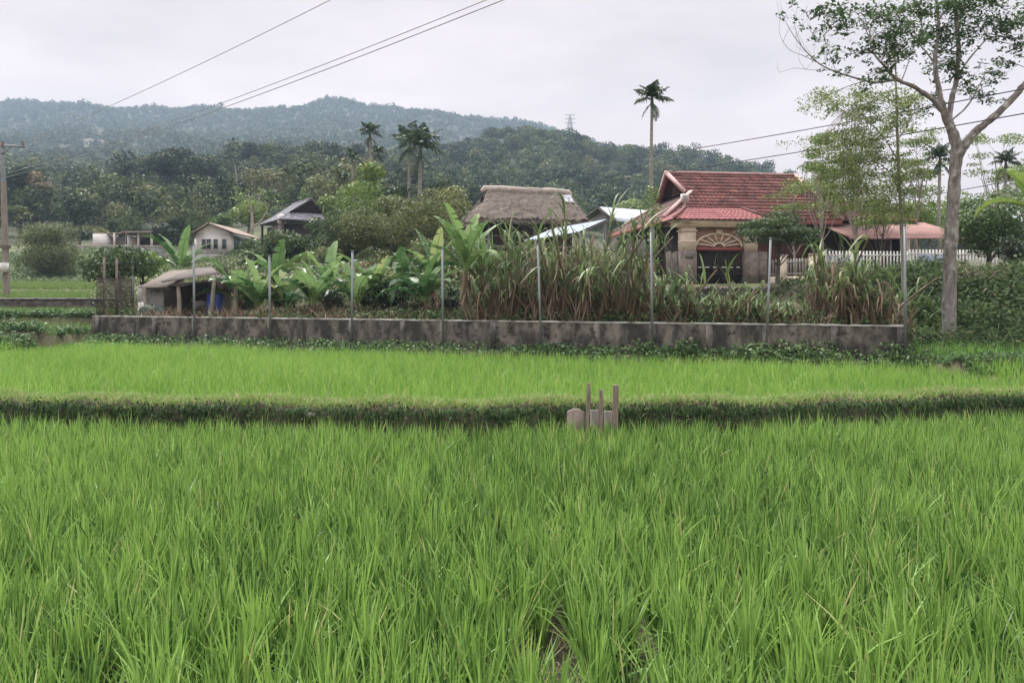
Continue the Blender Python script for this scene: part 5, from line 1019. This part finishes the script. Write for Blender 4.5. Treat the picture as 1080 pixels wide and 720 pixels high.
nearl = [('rounded fuzzy tree alone on the grassy rise left of the farm', 50, 68, 226, 64, OL, 22, .16, 150, -.3, .12, 1.), ('bushy olive tree left of the palms, over the banana plants', 383, 56, 206, 62, OL, 12, .20, 150, .12, .12, .8), ('largest olive bush tree directly below the pale trunked palm', 430, 53, 198, 74, OL, 14, .20, 150, .1, .13, .8),
         ('olive bush tree touching the left end of the thatched roof', 474, 50, 196, 60, OL, 12, .19, 150, .1, .12, .8), ('mid green bush tree right of the dark hut', 346, 52, 224, 56, MI, 13, .2, 150, .05, .1, .8), ('broad leaved light green tree in front of the dark hut', 304, 50, 236, 58, MI, 14, .24, 110, .05, .1, .8),
         ('green bush tree right of the white house balcony', 274, 52, 240, 46, MI, 12, .24, 110, .05, .1, .8), ('low dark shrub tree between the banana plants', 412, 26.5, 292, 44, D, 9, .12, 260, .05, .05, .8), ('scrubby brown green shrub above the low banana plants', 400, 44, 252, 70, OL, 12, .17, 150, .05, .08, .7), ('scrubby shrub left of the cane thicket', 455, 42, 246, 60, OL, 12, .17, 140, .05, .08, .7),
         ('layered dark green tree spreading in front of the porch right side', 820, 34.4, 208, 82, MI, 20, .12, 260, .14, .09, .30), ('layered light green tree above the house right end', 850, 46, 172, 80, LI, 16, .16, 150, .35, .1, .4), ('leafy young tree covering the left half of the side netting', 128, 31, 252, 84, MI, 16, .16, 180, .25, .07, .6),
         ('light topped young tree behind the side netting near the shack', 152, 31.6, 252, 40, LI, 9, .17, 150, .35, .06, .6), ('bushy green tree filling the space right of the big trunk', 1044, 33, 192, 84, M['tree_bright'], 18, .14, 190, .05, .12, .8), ('yellow green bush tree left behind the big trunk', 968, 48, 188, 70, LI, 15, .16, 150, .15, .1, .6),
         ('pale green tree far behind the big trunk on the right', 1015, 50, 196, 70, LI, 14, .16, 110, .1, .1, .7), ('dark green bush tree below the pale banana leaves', 1068, 30, 246, 40, D, 10, .13, 220, .05, .08, .8), ('thin light green tree in front of the tiled roof right end', 838, 37.5, 176, 62, FE, 16, .12, 60, .42, .06, .35), ('yellow green tree over the annex roof', 915, 40.5, 176, 70, LI, 14, .13, 90, .45, .08, .4), ('airy light green tree screening the faded awning', 930, 37.4, 196, 72, FE, 18, .12, 70, .35, .06, .4), ('dark hedge like tree behind the annex roof', 925, 52, 200, 84, MI, 13, .17, 160, .1, .12, .7), ('mid green tree behind the tiled roof right end', 872, 60, 188, 60, MI, 12, .18, 150, .15, .12, .8),
         ('low light green shrub on the bank left of the big trunk', 978, 25.5, 296, 34, MI, 8, .10, 260, .03, .04, .8), ('green shrub on the bank right of the big trunk', 1030, 26, 290, 50, MI, 9, .11, 230, .03, .04, .8), ('grey sparse tree at the right edge behind the bush trees', 1085, 60, 160, 70, FE, 12, .17, 90, .2, .13, .8)]
for i, (lab, px, Y, ty, w, mt_, nl, lf, per, bot, tr, fl) in enumerate(nearl): tree('tree' if tr > .07 else 'shrub', lab, 'tree' if tr > .07 else 'shrub', px, Y, ty, w, mt_, BD if i % 3 else BP, 700 + i, nl, lf, per, bot, tr, fl, 'trees around the village houses')
for k, (px, d, ty, w) in enumerate([(262, 3.6, 300, 30), (300, 4.2, 296, 34), (350, 3.4, 302, 34), (385, 4.4, 290, 30), (437, 3.4, 300, 30), (475, 3.6, 296, 30), (505, 3.0, 300, 26), (550, 4.2, 292, 40), (610, 4.2, 294, 44), (665, 4.0, 296, 36), (735, 4.0, 306, 34), (905, 3.8, 296, 44), (940, 3.4, 300, 30)]):  # dark foliage added to make the gaps between the plants look shaded
    sx, sy = on_wall(px, d); tree('shrub', 'added dark low shrub deepening the shade behind the wall, %s from the shack' % ['first', 'second', 'third', 'fourth', 'fifth', 'sixth', 'seventh', 'eighth', 'ninth', 'tenth', 'eleventh', 'twelfth', 'thirteenth'][k], 'shrub', px, sy, ty, w, D, BD, 960 + k, 9, .13, 190, .0, .03, .9, 'added dark shrubs deepening the shade behind the wall')
for i, (lab, px, Y, ty, w, mt_) in enumerate([('broad pale olive bush filling the slope below the bare palm trunks', 398, 47.5, 202, 96, OL), ('rounded pale olive bush left of the thatched house', 452, 46, 200, 86, OL), ('dense green bush between the hut and the olive bushes', 356, 48, 222, 66, MI), ('loose light green bush rising above the pale olive bushes', 378, 50, 184, 54, LI)]):
    tree('bush', lab, 'bush', px, Y, ty, w, mt_, BD, 940 + i, 22, .14, 170, .0, .06, 1., lr=.26)
shr = [('leafy shrub at the foot of the slope below the white house', 246, 46, 268, 44, MI), ('dull green shrub right of the white house base', 262, 44, 276, 40, OL), ('pale green shrub below the dark hut', 318, 44, 262, 44, LI), ('dark shrub between the hut and the banana plants', 336, 42, 268, 40, D), ('olive shrub over the low banana with the pale leaf', 348, 46, 252, 50, OL), ('brownish shrub behind the upright banana leaf', 374, 40, 268, 44, M['tree_tan']),
       ('mid green shrub above the grey post left of the tall banana', 428, 40, 266, 46, MI), ('dark shrub under the olive bush trees', 404, 47, 244, 50, D), ('olive shrub beside the tall banana plant', 470, 38, 262, 44, OL), ('green shrub under the thatched eave left end', 492, 40, 250, 36, MI), ('rusty brown shrub low on the slope below the hut', 290, 40, 278, 40, M['tree_tan']), ('yellow green shrub below the right end of the hut', 366, 50, 240, 44, LI), ('dark shrub in front of the thatched house posts', 530, 40, 262, 40, D), ('green shrub behind the middle of the cane thicket', 600, 37, 262, 50, MI), ('low olive shrub behind the right part of the cane thicket', 655, 36, 262, 44, OL)]
for i, (lab, px, Y, ty, w, mt_) in enumerate(shr): tree('shrub', lab, 'shrub', px, Y, ty, w, mt_, BD, 900 + i, 10, .15, 150, .0, .05, .9)
# slender feathery trees right of the house, sky showing through
for i, (lab, px, Y, ty, w, per, nl) in enumerate([('slender feathery tree nearest the tiled roof, sky showing through it', 868, 40, 112, 62, 70, 16), ('tallest of the slender feathery trees, darker top', 905, 38, 92, 60, 75, 16), ('slender feathery tree just left of the big trunk', 968, 44, 118, 66, 60, 16), ('short slender feathery tree in front of the taller ones', 886, 42, 150, 66, 80, 15), ('thin grey feathery tree right of the big trunk', 1050, 44, 118, 70, 40, 15)]):
    tree('feathery_tree', lab, 'tree', px, Y, ty, w, FE if i != 1 else MI, BP, 800 + i, nl + 6, .12, per * 3.0, .38, .09, .42, 'slender feathery trees by the annex', lr=.2, fill=.5)

# custom trees: limbs drawn as paths, leaf sprays carried on twigs
def path_tree(name, lab, cat, Y, limbs, sprays, mat, bark, seed, leaf, nleaf, spr, twr=.02, group=None, thick=.67):
    """limbs: lists of (px, py, depth offset, radius m); sprays: (px, py, depth offset, size)"""
    global rng
    keep = rng; rng = np.random.RandomState(seed); W = lambda px, py, dy: at(px, py, Y + dy)
    p0 = W(*limbs[0][0][:3]); base = np.array((p0[0], p0[1], float(height(p0[0], p0[1])) - .15)); t_ = thing(name, lab, cat, base, 0, group); nodes = []; mt_ = MB()
    for li, L in enumerate(limbs):
        P = np.array([W(a, b, c) for a, b, c, _ in L]); r_ = np.array([q[3] for q in L]) * thick
        if li == 0: P[0] = base
        s = np.linspace(0, len(P) - 1, (len(P) - 1) * 6 + 1)                     # smooth curve through the points
        i0 = np.clip(s.astype(int), 0, len(P) - 2); f_ = (s - i0)[:, None]; g_ = lambda i: P[np.clip(i, 0, len(P) - 1)]
        q = .5 * (2 * g_(i0) + (g_(i0 + 1) - g_(i0 - 1)) * f_ + (2 * g_(i0 - 1) - 5 * g_(i0) + 4 * g_(i0 + 1) - g_(i0 + 2)) * f_ ** 2 + (3 * g_(i0) - g_(i0 - 1) - 3 * g_(i0 + 1) + g_(i0 + 2)) * f_ ** 3)
        rr = np.interp(s, np.arange(len(P)), r_); q = q + rng.normal(0, 1, q.shape) * (rr * .08)[:, None]
        m = mt_ if li == 0 else MB(); m.tube(q - base, rr * (1 + .05 * np.sin(s * 7)), 11 if li == 0 else 8, np.clip(rng.normal(.5, .15, len(q) * (11 if li == 0 else 8)), 0, 1))
        m.build('trunk' if li == 0 else 'limb', bark, t_, smooth=True); nodes.append(q)
    nodes = np.concatenate(nodes[1:] if len(nodes) > 1 else nodes); m = MB(); mt2 = MB()
    for px, py, dy, sz in sprays:
        c = W(px, py, dy) + rng.normal(0, .05, 3); j = np.argmin(np.linalg.norm(nodes - c, axis=1) + rng.uniform(0, .3, len(nodes))); limb(mt2, nodes[j] - base, c - base, twr, twr * .35, .06, 6, 5)
        for _ in range(5): limb(mt2, c - base - (0, 0, .05), c - base + rng.normal(0, .32 * sz, 3) * (1, 1, .5), twr * .4, twr * .15, .05, 4, 4)
        n = int(nleaf * sz ** 2 * 1.7); sub = rng.normal(0, 1, (6, 3)) * (.42 * sz, .42 * sz, .2 * sz); w = rng.randint(0, 6, n); p_ = c - base + sub[w] + rng.normal(0, 1, (n, 3)) * (spr * sz * .5, spr * sz * .5, spr * sz * .3)
        leaves(m, p_, np.tile((0, 0, 1.), (n, 1)), leaf * rng.uniform(.6, 1.3, n), np.clip(rng.normal(.42 + rng.normal(0, .12), .2, n), 0, .85), .5, .55)
    mt2.build('twigs', bark, t_); m.build('crown', mat, t_); rng = keep
    return t_
def bare(seed):
    r = np.random.RandomState(seed); out = []
    for px, py, dy in [(840, 40, -1.9), (850, 55, -1.8), (860, 66, -1.6), (872, 72, -1.5), (895, 84, -1.3), (885, 96, -1.4), (868, 102, -1.5), (826, 45, -1.9), (832, 20, -2), (846, 30, -1.8), (862, 40, -1.5), (850, 74, -1.6)]:
        for _ in range(2):
            a = r.uniform(-2.6, -.5) + (py > 80) * r.uniform(1., 3.); L = r.uniform(12, 26); out.append([(px, py, dy, .007), (px + L * .5 * math.cos(a) + r.normal(0, 2), py + L * .5 * math.sin(a) + r.normal(0, 2), dy, .005), (px + L * math.cos(a + .3), py + L * math.sin(a + .3), dy + r.normal(0, .2), .0025)])
    return out
big = [[(999, 350, 0, .33), (1001, 320, 0, .27), (1003, 250, 0, .255), (1006, 200, 0, .24), (1009, 160, 0, .235), (1004, 138, 0, .20), (997, 122, 0, .165), (992, 104, 0, .12), (988, 84, 0, .10), (986, 62, 0, .085), (990, 30, .2, .06), (986, -10, .3, .05)],
       [(1006, 152, 0, .14), (1001, 128, .1, .13), (1004, 104, .2, .115), (1009, 82, .3, .10), (1011, 50, .3, .09), (1008, 14, .3, .08), (1003, -30, .4, .06)],
       [(1009, 168, 0, .2), (1016, 156, -.1, .175), (1030, 138, -.2, .155), (1050, 122, -.4, .14), (1068, 104, -.5, .13), (1082, 88, -.6, .12), (1110, 66, -.8, .09), (1140, 30, -.9, .05)],
       [(993, 116, 0, .12), (980, 102, -.2, .095), (962, 91, -.5, .08), (945, 83, -.8, .065), (933, 70, -1., .05), (922, 57, -1.2, .035), (918, 45, -1.3, .02)],
       [(945, 84, -.8, .05), (925, 87, -1.0, .045), (905, 83, -1.2, .038), (885, 77, -1.4, .03), (865, 68, -1.6, .024), (848, 52, -1.8, .017), (836, 36, -2, .012), (828, 22, -2.1, .007)],
       [(866, 68, -1.6, .016), (850, 60, -1.7, .012), (832, 52, -1.8, .009), (822, 34, -1.9, .006), (824, 10, -1.9, .004)], [(845, 48, -1.8, .012), (838, 26, -1.8, .008), (842, 4, -1.9, .005)], [(880, 74, -1.4, .014), (858, 74, -1.6, .01), (838, 72, -1.8, .007), (822, 76, -1.9, .005), (820, 64, -1.9, .003)],
       [(910, 86, -1.2, .02), (892, 92, -1.3, .014), (872, 100, -1.5, .011), (856, 98, -1.6, .008), (848, 100, -1.6, .004)], [(872, 100, -1.5, .008), (866, 110, -1.6, .006), (852, 114, -1.6, .003)], [(882, 76, -1.4, .012), (872, 50, -1.4, .008), (866, 34, -1.4, .005), (852, 30, -1.4, .003)], [(985, 66, .0, .05), (976, 54, .2, .03), (968, 46, .3, .02)], [(1010, 80, .3, .05), (1024, 60, .5, .035), (1038, 44, .6, .025), (1050, 30, .7, .015)],
       [(1000, 130, .1, .05), (1020, 112, .8, .04), (1034, 88, 1.2, .025), (1040, 76, 1.3, .015)]]
spr_ = [(968, 4, .2, 1.2), (975, 14, .1, .8), (958, 8, 0, .7), (847, 14, -1.8, .55), (863, 12, -1.6, .6), (858, 32, -1.6, .6), (882, 8, -1.4, .6), (890, 28, -1.3, .6), (903, 10, -1.2, .7), (912, 24, -1.2, .7), (925, 6, -1.1, .7), (930, 32, -1, .9), (945, 38, -.9, .9), (918, 52, -1.2, .8), (905, 55, -1.2, .6), (935, 52, -.9, .8), (950, 50, -.6, .8), (958, 58, -.5, .6),
        (873, 55, -1.5, .55), (886, 76, -1.4, .45), (912, 82, -1.2, .55), (922, 74, -1, .6), (932, 78, -1, .5), (958, 28, -.4, .8), (980, 30, .2, .8), (992, 18, .4, .9), (1005, 36, .5, 1.0), (998, 55, .4, 1.0), (1012, 62, .4, .9), (985, 44, .3, .7), (1022, 18, .4, .9), (1020, 4, .5, .9), (1038, 8, .5, .8), (1050, 22, .6, .7), (1035, 28, .6, .7), (1062, 14, .4, .7), (1072, 24, .2, .7), (1066, 36, .2, .6), (1070, 52, 0, .6), (1078, 42, 0, .6), (1064, 62, -.2, .5), (1090, 40, 0, .8), (1056, 76, 1., .5), (1042, 72, 1.2, .6), (1030, 92, 1.2, .55), (1040, 98, 1.2, .45), (1018, 90, .8, .5), (976, 112, .3, .45), (984, 96, .4, .4), (1000, 4, .3, 1.0), (1010, 78, .3, .7), (1000, 72, .2, .6), (1095, 70, 0, .8), (1100, 20, 0, 1.), (940, 12, -.6, .7), (1048, 108, 1.2, .45)]
path_tree('big_tree', 'big grey trunked tree forking wide, half bare, at the right', 'tree', 22, big + bare(3), spr_, M['big_leaf'], M['bark'], 42, .12, 190, .30, .018)
slim = [[(954, 352, 0, .085), (953, 300, 0, .08), (951, 240, 0, .075), (948, 180, 0, .068), (946, 130, 0, .055), (945, 90, 0, .04), (944, 55, 0, .02)], [(948, 200, 0, .03), (936, 180, .3, .022), (920, 168, .6, .014)], [(947, 170, 0, .03), (930, 142, -.3, .022), (908, 124, -.5, .014), (890, 118, -.6, .008)], [(946, 150, 0, .03), (960, 126, .3, .02), (970, 108, .5, .012)], [(945, 110, 0, .022), (930, 100, .2, .016), (915, 96, .3, .01)], [(950, 215, 0, .025), (962, 190, .2, .018), (972, 170, .3, .01)]]
ss2 = [(rng.uniform(862, 968), rng.uniform(96, 225), rng.uniform(-.9, .9), rng.uniform(.45, .8)) for _ in range(90)] + [(925, 100, 0, .9), (905, 112, 0, .8), (885, 118, -.3, .7), (910, 135, 0, .8), (890, 145, .2, .6)]
path_tree('slender_tree', 'slender straight tree with a thin pale trunk at the wall end', 'tree', 23.5, slim, ss2, FE, BP, 43, .09, 210, .34, .01)
# two bare stems on the slope by the white house
path_tree('bare_tree', 'nearly bare pale stemmed tree above the white house roof', 'tree', 86, [[(264, 262, 0, .34), (266, 240, 0, .28), (265, 220, 0, .2), (262, 204, 0, .08)], [(266, 240, 0, .2), (276, 232, 0, .14), (284, 216, 0, .06)], [(265, 226, 0, .16), (272, 214, 0, .1), (276, 200, 0, .04)]], [(262, 208, 0, 2.2), (280, 214, 0, 2.0), (274, 206, 0, 1.8), (254, 214, 0, 2)], LI, BP, 44, .3, 22, .5, .05)
path_tree('bare_tree', 'tall reddish bare stem against the dark trees left of the middle ridge', 'tree', 150, [[(252, 228, 0, .4), (251, 200, 0, .3), (248, 178, 0, .16), (246, 168, 0, .06)], [(251, 200, 0, .2), (258, 190, 0, .12), (262, 178, 0, .05)]], [(246, 168, 0, 2.5), (260, 178, 0, 2.2)], M['tree_dark'], BP, 45, .5, 12, .5, .06)
# ------------------------------------------------------------------ the air
hm, t, out = newmat('haze')
pv = nd(t, 'ShaderNodeVolumePrincipled'); pv.inputs['Color'].default_value = (.60, .79, 1.0, 1); pv.inputs['Density'].default_value = .00042; pv.inputs['Anisotropy'].default_value = .1
t.links.new(pv.outputs[0], out.inputs['Volume'])
hb = MB().box((0, 648, 160), (4600, 1330, 325)).build('haze', hm)
tag(hb, 'thin bluish haze over the valley', kind='stuff')
